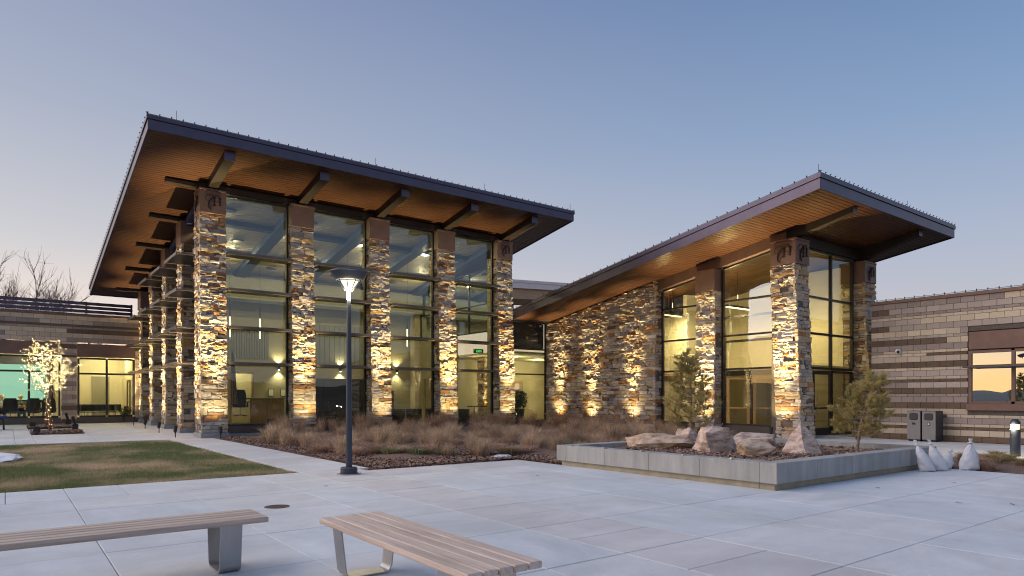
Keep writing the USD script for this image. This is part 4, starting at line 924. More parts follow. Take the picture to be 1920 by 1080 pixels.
def needles(centers, dirs, n, L, w, r):
    c = np.repeat(centers, n, 0); d = np.repeat(dirs, n, 0)
    q = d * .9 + r.normal(0, .6, c.shape); q /= np.linalg.norm(q, axis=1, keepdims=True)
    l = r.uniform(.7, 1.15, len(c))[:, None] * L
    s = np.cross(q, r.normal(size=c.shape)); s /= np.linalg.norm(s, axis=1, keepdims=True)
    c = c + r.normal(0, .012, c.shape)
    v = np.stack([c - s * w, c + s * w, c + q * l], 1).reshape(-1, 3)
    return v, np.arange(len(v)).reshape(-1, 3)
def pine(loc, h, lean, rad, seed, label):
    r = np.random.default_rng(seed); t = thing('pine_tree', label, 'tree', loc); L = np.array(loc, float)
    tr = spline([L + (0, 0, -.1), L + np.array(lean) * .2 + (0, 0, h * .3), L + np.array(lean) * .45 + (.03, -.02, h * .6), L + np.array(lean) + (0, 0, h * .93)], 6)
    part(t, 'trunk', MB().tube(tr, np.linspace(.035, .01, len(tr)), 7), 'bark', smooth=True)
    lm = MB(); C, Dd = [], []
    for k in range(46):
        a = .2 + .8 * (k / 45) ** .9; base = tr[int(a * (len(tr) - 1))]; g = k * 2.4 + r.normal(0, .3)
        l = rad * (1.08 - .8 * max(0, a - .35) / .65) * r.uniform(.55, 1.1) * (1 if a > .3 else .8)
        o = np.array([math.cos(g), math.sin(g), 0]); e = base + o * l + np.array([0, 0, l * r.uniform(.15, .75)])
        mid = base + o * l * .5 + np.array([0, 0, l * .08]); b = spline([base, mid, e], 5)
        lm.tube(b, np.linspace(.012, .004, len(b)), 5)
        for q in range(7):
            f = r.uniform(.45, 1); i = min(int(f * (len(b) - 1)), len(b) - 2); p = b[i]; dd_ = b[i + 1] - b[i]; dd_ = dd_ / np.linalg.norm(dd_)
            tw = dd_ * .6 + r.normal(0, .5, 3) + np.array([0, 0, .35]); tw /= np.linalg.norm(tw); ln = r.uniform(.06, .2)
            lm.tube([p, p + tw * ln], .003, 4, cap=False)
            for s_ in np.linspace(.35, 1, 4): C.append(p + tw * ln * s_); Dd.append(tw)
    for s_ in np.linspace(.8, 1, 6): C.append(tr[int(s_ * (len(tr) - 1))]); Dd.append(np.array([0, 0, 1.]))
    part(t, 'limbs', lm, 'bark', kind='stuff')
    part(t, 'crown', needles(np.array(C), np.array(Dd), 24, .085, .003, r), 'pine_needle', kind='stuff')
    cm = MB()
    for k in r.choice(len(C), 22): cm.tm(trimesh.creation.icosphere(1, .022).apply_translation(C[k]))
    part(t, 'cones', cm, 'pine_cone', kind='stuff')
pine((13.1, 10.1, .3), 2.3, (-.16, .05, 0), .72, 31, 'young pine at the left of the planter, before the tall pavilion window')
pine((14.6, 6.95, .3), 1.72, (.42, -.22, 0), .72, 32, 'young pine at the right of the planter, leaning before the block wall')

# ------------------------------------------------------------------ dry grasses in the long bed
def clump(name, label, cat, group, nb, h, spread, mats, seed, w=.006, curl=.5):
    r = np.random.default_rng(seed); t = thing(name, label, cat, (0, 0, 0), group)
    for mname, frac in mats:
        n = int(nb * frac); g = r.random(n) * 6.283; b0 = np.stack([np.cos(g), np.sin(g), 0 * g], 1) * (r.random(n) ** .6 * spread * .45)[:, None]
        a = r.random(n) * 6.283; o = np.stack([np.cos(a), np.sin(a), 0 * a], 1) * (r.random(n) * spread)[:, None] + b0 * .8; H = h * r.uniform(.45, 1.05, n)
        s = np.stack([-np.sin(a), np.cos(a), 0 * a], 1) * w
        z = np.array([0, 0, 1.])
        p0 = b0 - z * .05; p1 = b0 + o * .35 + z * (H * .6)[:, None]; p2 = b0 + o * (1 + curl) + z * (H * (1 - .15 * curl))[:, None]
        v = np.stack([p0 - s, p0 + s, p1 - s * .8, p1 + s * .8, p2], 1).reshape(-1, 3); i = np.arange(n) * 5
        f = np.vstack([np.stack([i, i + 1, i + 3], 1), np.stack([i, i + 3, i + 2], 1), np.stack([i + 2, i + 3, i + 4], 1)])
        part(t, 'blades', (v, f), mname, kind='stuff')
    return t
TG = clump('tall_grass', 'upright reddish dry grass growing below the hall windows and stone wall', 'grass clump', 'upright dry grasses along the walls', 210, .95, .3, [('dry_grass_red', .65), ('dry_grass', .35)], 51, .006, .35)
SG = clump('dry_shrub', 'straw coloured dry mound plant in the bark bed before the columns', 'shrub', 'straw coloured mound plants in the bed', 360, .62, .34, [('dry_grass', .7), ('dry_grass_red', .3)], 52, .007, .4)
SB = clump('brown_shrub', 'low dark brown dry mound plant in the bark bed before the columns', 'shrub', 'low brown mound plants in the bed', 520, .34, .36, [('dry_grass_red', .8), ('dry_grass', .2)], 53, .006, .6)
GS = clump('green_shrub', 'low green leafy plant among the dry grasses near the lamp post', 'shrub', 'low green plants among the dry grasses', 420, .3, .3, [('green_shrub', .8), ('dry_grass', .2)], 54, .008, .8)
YG = clump('yellow_grass', 'small yellow green grass tuft in the bed beside the bollard', 'grass clump', 'yellow grass tufts by the bollard', 420, .24, .2, [('yellow_grass', .8), ('dry_grass', .2)], 55, .006, .8)
LOCS = {k: [] for k in ('TG', 'SG', 'SB', 'GS', 'YG')}
r_ = random.Random(5)
FIX = [(x + .45, 25.2) for x in HX] + [(21.95, 25.45), (21.95, 23.15), (21.95, 20.5), (21.65, 16.65), (21.6, 13.25)]
def TGX(x, y):
    if min(math.hypot(x - a, y - b) for a, b in FIX) > .8: LOCS['TG'].append((x, y))
for x in np.arange(8.0, 20, .62):
    for yy_ in (24.2, 25.1): TGX(x + r_.uniform(-.25, .25), yy_ + r_.uniform(-.4, .4))
for y in np.arange(17.5, 25.5, .8): TGX(21.2 + r_.uniform(-.5, .4), y)
for y in np.arange(19, 24.5, 1.1): LOCS['TG'].append((19.8 + r_.uniform(-.5, .4), y))
tries = 0
while len(LOCS['SG']) < 96 and tries < 5000:
    tries += 1; x, y = r_.uniform(6.5, 20), r_.uniform(12.9, 23.4)
    if y < 13.05 + max(0, 9.5 - x) * .8 or (x > 10.5 and y < 12.2 + 0) or (x > 15.5 and y < 14): continue
    if min([99] + [math.hypot(x - a, y - b) for a, b in LOCS['SG'] + LOCS['SB']]) < .72: continue
    LOCS['SB' if r_.random() < .36 else 'SG'].append((x, y))
LOCS['SB'] += [(7.3, 16.2), (7.9, 15.4), (8.4, 14.6), (7.1, 17.4), (9.4, 13.6), (11.5, 11.9), (13.2, 12.4), (15.2, 12.2), (17, 14)]
LOCS['GS'] = [(8.05, 14.35), (8.6, 14.0), (9.9, 13.2), (10.3, 13.6), (11.4, 12.6), (12.0, 13.0), (7.6, 14.9), (12.6, 14.4)]
LOCS['YG'] = [(16.5, 6.1), (17.6, 5.9), (18.1, 5.2), (18.4, 4.6), (18.6, 5.6), (17.2, 5.2), (18.3, 3.8), (17.4, 4.3), (16.9, 4.6)]
for key, t, n_, sc_ in (('TG', TG, 0, (.75, 1.15)), ('SG', SG, 0, (.6, 1.25)), ('SB', SB, 0, (.8, 1.3)), ('GS', GS, 0, (.8, 1.2)), ('YG', YG, 0, (.8, 1.2))):
    for k, (x, y) in enumerate(LOCS[key]):
        z = .0; s_ = r_.uniform(*sc_); a = r_.random() * 6.28
        if k == 0:
            pr = UsdGeom.Xformable(stage.GetPrimAtPath(t)); pr.ClearXformOpOrder(); pr.GetPrim().RemoveProperty('xformOp:translate'); place(pr, (x, y, z), a, s_)
        else: copy_of(t, stage.GetPrimAtPath(t).GetCustomDataByKey('label'), (x, y, z), a, scale=s_)
# the low bed by the bollard: brown plants
for k in range(26):
    x, y = r_.uniform(15.7, 18.7), r_.uniform(-.5, 6.2)
    copy_of(SB, 'low dark brown dry plant in the bed between plaza and bollard', (x, y, -.02), r_.random() * 6, 'brown plants in the bed by the bollard', r_.uniform(.5, .75))

# ------------------------------------------------------------------ street lamp
lx, ly = 5.22, 12.01
lp = thing('street_lamp', 'dark blue lamp post with a wide dish shade and lit cage', 'street lamp', (lx, ly, 0))
part(lp, 'base', MB().lathe([(.001, .0), (.17, .0), (.17, .03), (.16, .032), (.16, .12), (.145, .135), (.001, .14)], (lx, ly, 0), 28), 'lamp_blue', smooth=30)
part(lp, 'footing', MB().lathe([(.001, -.02), (.235, -.02), (.23, .012), (.001, .012)], (lx, ly, 0), 28), 'plinth', smooth=30)
part(lp, 'pole', MB().lathe([(.06, .1), (.057, 1.2), (.037, 3.47), (.046, 3.5), (.001, 3.505)], (lx, ly, 0), 20), 'lamp_blue', smooth=30)
part(lp, 'shade', MB().lathe([(.001, 3.905), (.14, 3.900), (.30, 3.885), (.365, 3.860), (.37, 3.845), (.355, 3.837), (.30, 3.755), (.25, 3.700), (.24, 3.695), (.001, 3.705)], (lx, ly, 0), 40), 'lamp_blue', smooth=30)
cg = MB()
for k in range(8):
    a = k * math.pi / 4 + .2; cg.tube([(lx + .075 * math.cos(a), ly + .075 * math.sin(a), 3.505), (lx + .225 * math.cos(a), ly + .225 * math.sin(a), 3.700)], .011, 5)
part(lp, 'cage', cg, 'lamp_blue')
part(lp, 'lens', MB().lathe([(.045, 3.515), (.07, 3.535), (.17, 3.675), (.001, 3.690)], (lx, ly, 0), 20), 'lantern', smooth=30)
light_in(lp, (lx, ly, 3.42), 9, r=.1, col=(1, .8, .5))

# ------------------------------------------------------------------ benches
def bench(base, ang, length, width, label, slats, over, wood='bench_wood'):
    t = thing('bench', label, 'bench', base); M = at(base[0], base[1], 0, ang); w = width / slats
    for k in range(slats):
        part(t, 'slat', MB().bbox(-length / 2, length / 2, -width / 2 + k * w + .005, -width / 2 + (k + 1) * w - .005, .405, .45, .007, M), wood)
    for s in (-1, 1):
        cx = s * (length / 2 - over); lw = .085; tk = .007
        hw, bw_, r0 = width / 2 - .035, width / 2 - .085, .05
        pr = [(-hw, .404), (-bw_ - .01, .06)] + [(-bw_ + r0 * (1 - math.cos(a)) - .0, .05 - .043 * math.sin(a)) for a in np.linspace(.3, math.pi / 2, 6)]
        pr = pr + [(-a, b) for a, b in pr[::-1]]
        pr = np.array(pr); tg = np.gradient(pr, axis=0); nn = np.stack([-tg[:, 1], tg[:, 0]], 1); nn /= np.linalg.norm(nn, axis=1, keepdims=True)
        a, b = pr, pr + nn * tk * 1.6
        v, f = [], []
        for x in (cx - lw, cx + lw):
            v += [(x, p[0], p[1]) for p in a] + [(x, p[0], p[1]) for p in b]
        n = len(pr); o = 2 * n
        for i in range(n - 1):
            f += [(i, i + 1, o + i + 1, o + i), (n + i + 1, n + i, o + n + i, o + n + i + 1), (i, n + i, n + i + 1, i + 1), (o + i + 1, o + n + i + 1, o + n + i, o + i)]
        f += [(0, o, o + n, n), (n - 1, 2 * n - 1, o + 2 * n - 1, o + n - 1)]
        v = np.array(v) @ M[:3, :3].T + M[:3, 3]
        part(t, 'leg', (v, np.array(f)), 'steel', smooth=35)
        part(t, 'bracket', MB().bbox(cx - lw, cx + lw, -hw + .02, hw - .02, .385, .404, .004, M), 'steel')
bench((.52, 5.98, 0), .0, 2.5, .53, 'slatted wooden bench on steel loop legs cut by the left edge of the picture', 5, .29)
bench((2.36, 4.28, 0), math.pi / 2 + .0, 2.25, .56, 'slatted wooden bench on steel loop legs pointing towards the viewer', 5, .3, 'bench_wood_b')

# ------------------------------------------------------------------ small things on the ground
mh = thing('drain_cover', 'round rusty drain cover set in the plaza', 'drain cover', (2.89, 8.99, 0))
part(mh, 'cover', MB().lathe([(.001, .004), (.145, .004), (.16, .002), (.17, -.01)], (2.89, 8.99, .002), 28), 'rust', smooth=30)
m = MB()
for i in range(-4, 5):
    for j in range(-4, 5):
        if math.hypot(i, j) < 4.4: m.bbox(2.89 + i * .03 - .01, 2.89 + i * .03 + .01, 8.99 + j * .03 - .01, 8.99 + j * .03 + .01, .004, .009, .003)
part(mh, 'studs', m, 'rust', kind='stuff')
for k, (y0, y1, lab, sgn) in enumerate(((9.48, 9.9, 'left one of the two steel bins, with an oblong plate', 0), (9.02, 9.44, 'right one of the two steel bins, with a round badge', 1))):
    x = 24.35; t = thing('bin', lab, 'bin', (x, (y0 + y1) / 2, 0)); yc = (y0 + y1) / 2
    part(t, 'body', MB().bbox(x + .012, x + .6, y0, y1, .05, 1.02, .01), 'bin_dark')
    part(t, 'front', MB().bbox(x, x + .0115, y0 + .005, y1 - .005, .07, 1.015, .003), 'bin_steel')
    part(t, 'foot', MB().box(x + .05, x + .55, y0 + .03, y1 - .03, 0, .05), 'black_metal')
    op = MB(); q = [(math.copysign(abs(math.cos(a)) ** .4, math.cos(a)) * .115, math.copysign(abs(math.sin(a)) ** .4, math.sin(a)) * .105) for a in np.linspace(0, 2 * math.pi, 25)[:-1]]
    vv = [(x - .004, yc - a, .83 + b) for a, b in q] + [(x - .004, yc, .83)]
    op.add(vv, [(i, (i + 1) % 24, 24) for i in range(24)]); part(t, 'opening', op, 'bin_dark')
    part(t, 'opening_rim', MB().tube([(x - .006, yc - a * 1.05, .83 + b * 1.05) for a, b in q + q[:1]], .008, 5, cap=False), 'black_metal')
    if sgn == 0: part(t, 'plate', MB().bbox(x - .012, x - .001, yc - .05, yc + .05, .56, .63, .003), 'black_metal')
    else:
        part(t, 'plate', MB().bbox(x - .012, x - .001, yc - .045, yc + .045, .54, .64, .01), 'black_metal'); part(t, 'badge', MB().tube([(x - .016, yc, .59), (x - .0125, yc, .59)], .028, 12), 'white_plastic')
bo = (20.15, 5.67, 0); t = thing('bollard', 'dark bollard light with a lit glass head', 'bollard', bo)
part(t, 'post', MB().lathe([(.11, 0), (.11, .66), (.001, .66)], bo, 24), 'lamp_blue', smooth=30)
part(t, 'lens', MB().lathe([(.085, .662), (.085, .80)], bo, 20), 'bollard_light', smooth=30)
m = MB()
for k in range(6):
    a = k * math.pi / 3; m.tube([(bo[0] + .1 * math.cos(a), bo[1] + .1 * math.sin(a), .66), (bo[0] + .1 * math.cos(a), bo[1] + .1 * math.sin(a), .81)], .006, 5)
part(t, 'guard', m, 'lamp_blue')
part(t, 'dome', MB().lathe([(.08, .802), (.112, .802), (.112, .82), (.1, .87), (.07, .91), (.03, .93), (.001, .934)], bo, 24), 'lamp_blue', smooth=30)
light_in(t, (bo[0] - .16, bo[1] + .02, .72), 2, r=.05, col=(1, .8, .45)); light_in(t, (bo[0] + .1, bo[1] + .13, .72), 1.5, r=.05, col=(1, .8, .45))
cm = thing('security_camera', 'white dome security camera on the block wall', 'camera', (BX, 10.47, 3.1))
part(cm, 'mount', MB().tube([(BX + .03, 10.47, 3.1), (BX - .03, 10.47, 3.1)], .08, 14), 'white_plastic', smooth=40)
part(cm, 'housing', trimesh.creation.icosphere(3, .085).apply_translation((BX - .07, 10.47, 3.09)), 'white_plastic', smooth=True)
part(cm, 'lens', trimesh.creation.icosphere(2, .05).apply_translation((BX - .125, 10.44, 3.075)), 'black_metal', smooth=True)

def sandbag(loc, h, w, d, lean, rz, seed, label):
    r = np.random.default_rng(seed); nt, na_ = 40, 36; v = []
    T_ = np.linspace(0, 1, nt)
    def prof(t):
        a = np.interp(t, [0, .04, .15, .35, .55, .72, .80, .86, .93, 1], [.8, 1.0, .98, .86, .66, .38, .16, .1, .17, .24]); b = np.interp(t, [0, .04, .15, .35, .55, .72, .80, .86, .93, 1], [.35, .8, 1, .95, .72, .38, .2, .12, .16, .1])
        return a, b
    for t_ in T_:
        a, b = prof(t_); g = np.linspace(0, 2 * np.pi, na_, endpoint=False)
        e = 1 if t_ > .75 else .85
        x = np.sign(np.cos(g)) * np.abs(np.cos(g)) ** e * a * w / 2; y = np.sign(np.sin(g)) * np.abs(np.sin(g)) ** e * b * d / 2
        pl_ = .10 * np.sin(g * 7 + 3 * r.random()) * (t_ > .55) * (t_ < .97) * (1.0 if t_ > .7 else (t_ - .55) / .15)
        wr = .05 * np.sin(g * 3 + t_ * 14 + seed) * (t_ < .6)
        s = 1 + pl_ + wr
        v.append(np.stack([x * s + lean[0] * t_ ** 1.2, y * s + lean[1] * t_ ** 1.2, np.full(na_, t_ * h) - .03 * (np.abs(np.cos(g)) > .9) * (t_ < .1)], 1))
    v = np.vstack(v + [np.array([[0, 0, 0], [lean[0], lean[1], h - .01]])])
    v[:, 2] = np.maximum(v[:, 2], 0); f = []
    for i in range(nt - 1):
        for j in range(na_):
            a, b = i * na_ + j, i * na_ + (j + 1) % na_; f += [(a, b, b + na_), (a, b + na_, a + na_)]
    for j in range(na_):
        f += [(nt * na_, (j + 1) % na_, j), (nt * na_ + 1, (nt - 1) * na_ + j, (nt - 1) * na_ + (j + 1) % na_)]
    v += (meshkit.noise(v * 14 + seed)[:, None] - .5) * .016 + (np.abs(meshkit.noise(v * np.array([22, 22, 9]) + seed, 4) - .5)[:, None] - .25) * .02
    p = v @ rot2(rz)[:3, :3].T + np.array(loc)
    t = thing('sandbag', label, 'sandbag', loc)
    part(t, 'sack', (p, np.array(f)), 'sandbag', smooth=True)
    ty = np.array([lean[0] * .86 ** 1.2, lean[1] * .86 ** 1.2, h * .86]) @ rot2(rz)[:3, :3].T + np.array(loc)
    part(t, 'tie', MB().tube([ty + (0, 0, -.008), ty + (0, 0, .008)], .055 * w / .36, 10), 'sandbag', smooth=True)
RZ = -TH + .0
sandbag((14.48, 5.5, 0), .62, .29, .2, (-.2, .1, 0), RZ, 3, 'leftmost white sandbag leaning on the planter wall')
sandbag((14.86, 5.42, 0), .62, .31, .21, (-.16, .12, 0), RZ, 5, 'white sandbag leaning on the planter, second from the left')
sandbag((15.25, 5.52, 0), .42, .3, .22, (.2, .02, 0), RZ, 7, 'slumped white sandbag between the leaning bag and the upright one')
sandbag((15.46, 5.12, 0), .64, .38, .24, (.03, .0, 0), RZ, 9, 'rightmost upright white sandbag with a knotted neck')
sandbag((15.72, 5.62, 0), .2, .3, .2, (.1, .02, 0), RZ, 11, 'small corner of a white sandbag lying behind the upright one')

# ------------------------------------------------------------------ uplights
ORD = ['first', 'second', 'third', 'fourth', 'fifth']
for i, x in enumerate(HX):
    spotlight((x + .45, 25.2, 0), (0, .2, 1), f'black uplight in front of the {ORD[i]} front column of the hall from the left', 360, cone=19, soft=1.0)
for j in range(0, 5):
    y0 = 26.3 + 3.36 * j + .45; nm = ['corner column', 'second column', 'third column', 'fourth column', 'farthest column'][j]
    spotlight((4.95, y0 + (.1 if j == 0 else 0), zg(y0)), (.15, 0, 1), f'black uplight beside the {nm} on the left flank of the hall', 360, cone=20, soft=1.0)
for y, nm in ((25.45, 'left'), (23.15, 'middle'), (20.5, 'right')):
    spotlight((21.95, y, 0), (.08, 0, 1), f'black uplight below the {nm} glow on the long stone wall', 230, cone=17, soft=1.0)
spotlight((21.65, 16.65, 0), (.08, 0, 1), 'black uplight at the column between the two pavilion windows', 330, cone=27, soft=1.0)
spotlight((21.6, 13.25, 0), (.08, 0, 1), 'black uplight at the corner column of the pavilion, behind the planter', 380, cone=27, soft=1.0)

# ------------------------------------------------------------------ trees hung with lights, bare trees behind
def branching(root, d0, length, r0, seed, depth, up=.12, spread=.55, kids=(3, 4), shrink=.68):
    """Branch polylines by level, from a trunk top outwards."""
    r = np.random.default_rng(seed); out = []
    def grow(p, d, L, rad, lev):
        n = 5; pts = [p]; q = np.array(p, float); dd = np.array(d, float)
        for _ in range(n):
            dd = dd + r.normal(0, .10, 3) + np.array([0, 0, up * .3]); dd /= np.linalg.norm(dd); q = q + dd * L / n; pts.append(q.copy())
        out.append((lev, np.array(pts), rad))
        if lev >= depth: return
        for _ in range(r.integers(kids[0], kids[1] + 1)):
            f = r.uniform(.35, 1.0); b = pts[max(1, int(f * n))]
            nd = dd + r.normal(0, spread, 3) + np.array([0, 0, up]); nd /= np.linalg.norm(nd)
            grow(b, nd, L * r.uniform(shrink - .12, shrink + .1), rad * .55, lev + 1)
        
    grow(np.array(root, float), np.array(d0, float), length, r0, 0)
    return out
def lit_tree(loc, label, seed, h, nb, ctr, rad):
    r = np.random.default_rng(seed); L = np.array(loc, float); t = thing('lit_tree', label, 'tree', loc)
    th_ = h * .36; trunk = np.array([L + (0, 0, -.1), L + (.01, 0, th_ * .5), L + (-.01, .01, th_), L + (.0, 0, h * .62), L + (.02, 0, h * .86)])
    part(t, 'trunk', MB().tube(spline(trunk, 5), np.linspace(.055, .012, 21), 7), 'bark_red', smooth=True)
    m = MB(); pts = []
    for k in range(nb):
        a = r.uniform(.34, .8); b0 = L + np.array([0, 0, h * a]); g = k * 2.4
        el = r.uniform(.35, 1.15); d = np.array([math.cos(g) * math.cos(el), math.sin(g) * math.cos(el), math.sin(el)])
        for lev, p, rd in branching(b0, d, h * .21 * r.uniform(.8, 1.2), .014, seed * 100 + k, 2, .10, .5, (3, 4), .66):
            m.tube(p, np.linspace(rd, rd * .4, len(p)), 4, cap=False)
            for i in range(len(p) - 1):
                for _ in range(3): pts.append(p[i] + (p[i + 1] - p[i]) * r.random())
    part(t, 'branches', m, 'bark_dark', kind='stuff')
    pts = np.array(pts); pts = pts[r.permutation(len(pts))[:760]]
    tp = spline(trunk, 5); tl = [tp[int(f * 20)] + np.array([.06 * math.cos(f * 60), .06 * math.sin(f * 60), 0]) for f in np.linspace(.1, .5, 22)]
    pts = np.vstack([pts, np.array(tl)]) + r.normal(0, .02, (len(pts) + 22, 3))
    bm = MB(); o = trimesh.creation.icosphere(0, 1.0)
    for p in pts: bm.add(np.array(o.vertices) * r.uniform(.005, .0115) + p, o.faces)
    part(t, 'light_string', bm, 'bulb', kind='stuff', label='warm white fairy lights wound through trunk and twigs')
    return t
lit_tree((1.4, 32.0, zg(32)), 'front bare tree hung with warm fairy lights, before the block pier', 61, 3.6, 20, 2.2, 1)
lit_tree((1.5, 37.1, zg(37)), 'rear bare tree hung with warm fairy lights, partly hidden by the front one', 62, 3.7, 16, 2.2, 1)
for x0, x1, y0, y1, nm in ((.78, 2.5, 31.0, 33.1, 0), (.78, 2.5, 35.4, 38.2, 1)):
    single('tree_pit', mound(x0 + .01, x1 - .01, y0 + .01, y1 - .01, zg(y0) - .03, .05, 12), 'mulch', None, None, kind='structure', smooth=True)
single('pit_chips', chips(2600, [(.8, 2.48, 31.02, 33.08), (.8, 2.48, 35.42, 38.1)], lambda P: .06 + np.array([zg(y) for y in P[:, 1]]) + rng.uniform(-.01, .04, len(P)), (.04, .12)), 'mulch_chip', 'bark chips in the two square pits below the lit trees', 'bark chips', kind='stuff')
for x, y, lab, tall in ((.95, 31.3, 'stubby black floodlight at the front left corner of the near tree pit', 0), (2.3, 32.9, 'black floodlight with a tilted tube head at the right of the near tree pit', 1), (.95, 36.0, 'stubby black floodlight at the left of the far tree pit', 0), (2.35, 37.6, 'black floodlight with a tilted tube head at the right of the far tree pit', 1)):
    t = thing('floodlight', lab, 'spotlight', (x, y, zg(y)))
    z = zg(y)
    part(t, 'body', MB().bbox(x - .11, x + .11, y - .09, y + .09, z + .05, z + .3, .02).tube([(x, y, z - .02), (x, y, z + .06)], .03, 6), 'black_metal')
    if tall: part(t, 'tube', MB().tube([(x, y, z + .3), (x - .09, y - .02, z + .62)], [.05, .06], 8), 'black_metal')
def bare_tree(loc, h, seed, label, depth=4, kids=(3, 4), mname='bark_dark', r0=.3, group=None):
    t = thing('bare_tree', label, 'tree', loc, group); L = np.array(loc, float); r = np.random.default_rng(seed)
    tp = np.array([L + (0, 0, -.5), L + (.1, .1, h * .15), L + (0, .1, h * .3)]); part(t, 'trunk', MB().tube(spline(tp, 5), np.linspace(r0, r0 * .7, 11), 8), mname, smooth=True)
    m = MB()
    for k in range(6):
        g = k * 1.05 + r.normal(0, .2); el = r.uniform(.6, 1.25); d = (math.cos(g) * math.cos(el), math.sin(g) * math.cos(el), math.sin(el))
        for lev, p, rd in branching(tp[-1], d, h * .32 * r.uniform(.8, 1.15), r0 * .4, seed * 50 + k, depth, .16, .42, kids, .7):
            m.tube(p, np.linspace(rd, rd * .5, len(p)), 4 if lev < 2 else 3, cap=False)
    part(t, 'branches', m, mname, kind='stuff')
bare_tree((-1.2, 62, 0), 13.4, 71, 'bare tree at the left edge behind the low wing, its trunk reddish', 4, (3, 4), 'bark_red', .3)
bare_tree((2.3, 66, 0), 11.8, 72, 'bare tree of fine twigs behind the roof screen of the low wing', 4, (3, 4), 'bark_dark', .26)
bare_tree((-34, -17, 0), 9, 73, 'bare tree west of the plaza, seen mirrored in the window of the block building', 3, (3, 4), 'bark_dark', .22)
bare_tree((-30, 2, 0), 8, 74, 'smaller bare tree west of the lawn, outside the frame', 3, (2, 3), 'bark_dark', .2)

# ------------------------------------------------------------------ things in the rooms
def stack_chair(label, group):
    t = thing('stacking_chair', label, 'chair', (0, 0, 0), group)
    bk = MB(); a = np.linspace(-1, 1, 9)
    for i in range(8):
        p = [(.24 * a[k], .19 - .05 * (1 - a[k] ** 2) * -1, z) for z in (.5, .86) for k in (i, i + 1)]
        p = np.array(p); q = p + np.array([0, .025, 0]); bk.hexa([p[0], p[1], q[1], q[0], p[2], p[3], q[3], q[2]])
    part(t, 'backrest', bk, 'chair_blue'); part(t, 'seat', MB().bbox(-.23, .23, -.24, .2, .42, .46, .015), 'chair_blue')
    for sx in (-1, 1):
        for sy in (-1, 1): part(t, 'leg', MB().tube([(sx * .2, sy * .18, .42), (sx * .23, sy * .24, 0)], .012, 6), 'chrome')
        part(t, 'upright', MB().tube([(sx * .2, .19, .42), (sx * .2, .225, .55)], .012, 6), 'chrome')
    return t
sch = stack_chair('dark stacking chair with pale legs in the rows behind the right window of the wing', 'stacking chairs in the wing')
spots_ = [(3.2, 42.6, .75), (3.55, 42.6, .8), (3.85, 42.6, .7), (4.2, 42.7, .3), (4.5, 42.6, .9), (4.8, 42.6, .8), (5.1, 42.6, .7), (3.3, 43.9, 1.5), (3.7, 43.9, 1.5), (4.4, 43.9, 1.5), (4.8, 43.9, 1.5)]
for k, (x, y, a) in enumerate(spots_):
    if k == 0:
        pr = UsdGeom.Xformable(stage.GetPrimAtPath(sch)); pr.ClearXformOpOrder(); pr.GetPrim().RemoveProperty('xformOp:translate'); place(pr, (x, y, .25), a)
    else: copy_of(sch, stage.GetPrimAtPath(sch).GetCustomDataByKey('label'), (x, y, .25), a)
fl = thing('plant', 'small red flowered plant on the floor at the right end of the chair rows', 'plant', (5.25, 41.9, .25))
part(fl, 'pot', MB().lathe([(.001, 0), (.13, 0), (.17, .3), (.001, .28)], (5.25, 41.9, .25), 14), 'bin_dark')
def leafball(c, rx, rz_, n, s, seed):
    r = np.random.default_rng(seed); p = r.normal(size=(n, 3)); p /= np.linalg.norm(p, axis=1, keepdims=True); p *= (r.random((n, 1)) ** .4) * np.array([rx, rx, rz_])
    a = r.normal(size=(n, 3)); a /= np.linalg.norm(a, axis=1, keepdims=True); b = np.cross(a, r.normal(size=(n, 3))); b /= np.linalg.norm(b, axis=1, keepdims=True)
    p += np.array(c); v = np.stack([p - a * s, p + b * s * .45, p + a * s, p - b * s * .45], 1).reshape(-1, 3); i = np.arange(n) * 4
    return v, np.vstack([np.stack([i, i + 1, i + 2], 1), np.stack([i, i + 2, i + 3], 1)])
part(fl, 'leaves', leafball((5.25, 41.9, .75), .3, .3, 160, .09, 3), 'leaf_green', kind='stuff'); part(fl, 'flowers', leafball((5.35, 41.85, .95), .16, .12, 40, .06, 4), 'berry_red', kind='stuff')
mt = thing('meeting_table', 'long meeting table behind the left window of the wing', 'table', (0, 44.6, .25))
part(mt, 'tabletop', MB().bbox(-3.4, 1.9, 44.0, 45.2, .93, .98, .01), 'wood')
for x in (-3.0, -.6, 1.6): part(mt, 'leg', MB().box(x, x + .1, 44.3, 44.9, .25, .925), 'dark_wood')
for p_ in ((.3, 44.6), (-.7, 44.5), (.8, 44.4)): single('paper_sheet', MB().box(p_[0], p_[0] + .3, p_[1], p_[1] + .21, .982, .986), 'paper', 'white sheet of paper on the meeting table by ' + {.3: 'the dark shirted person', -.7: 'the blue shirted person', .8: 'the right end of the table'}[p_[0]], 'paper')
def capsule_chain(pts):
    hs_ = []
    for (a, ra), (b, rb) in pts:
        A = m3.Manifold.sphere(ra, 14).translate(tuple(map(float, a))); B = m3.Manifold.sphere(rb, 14).translate(tuple(map(float, b)))
        hs_.append(m3.Manifold.batch_hull([A, B]))
    s = hs_[0]
    for h_ in hs_[1:]: s = s + h_
    return s
def smooth_body(m, it=8):
    m = m.refine_to_length(.04); q = m.to_mesh(); t = trimesh.Trimesh(q.vert_properties[:, :3], q.tri_verts, process=True); trimesh.smoothing.filter_taubin(t, iterations=it); return t
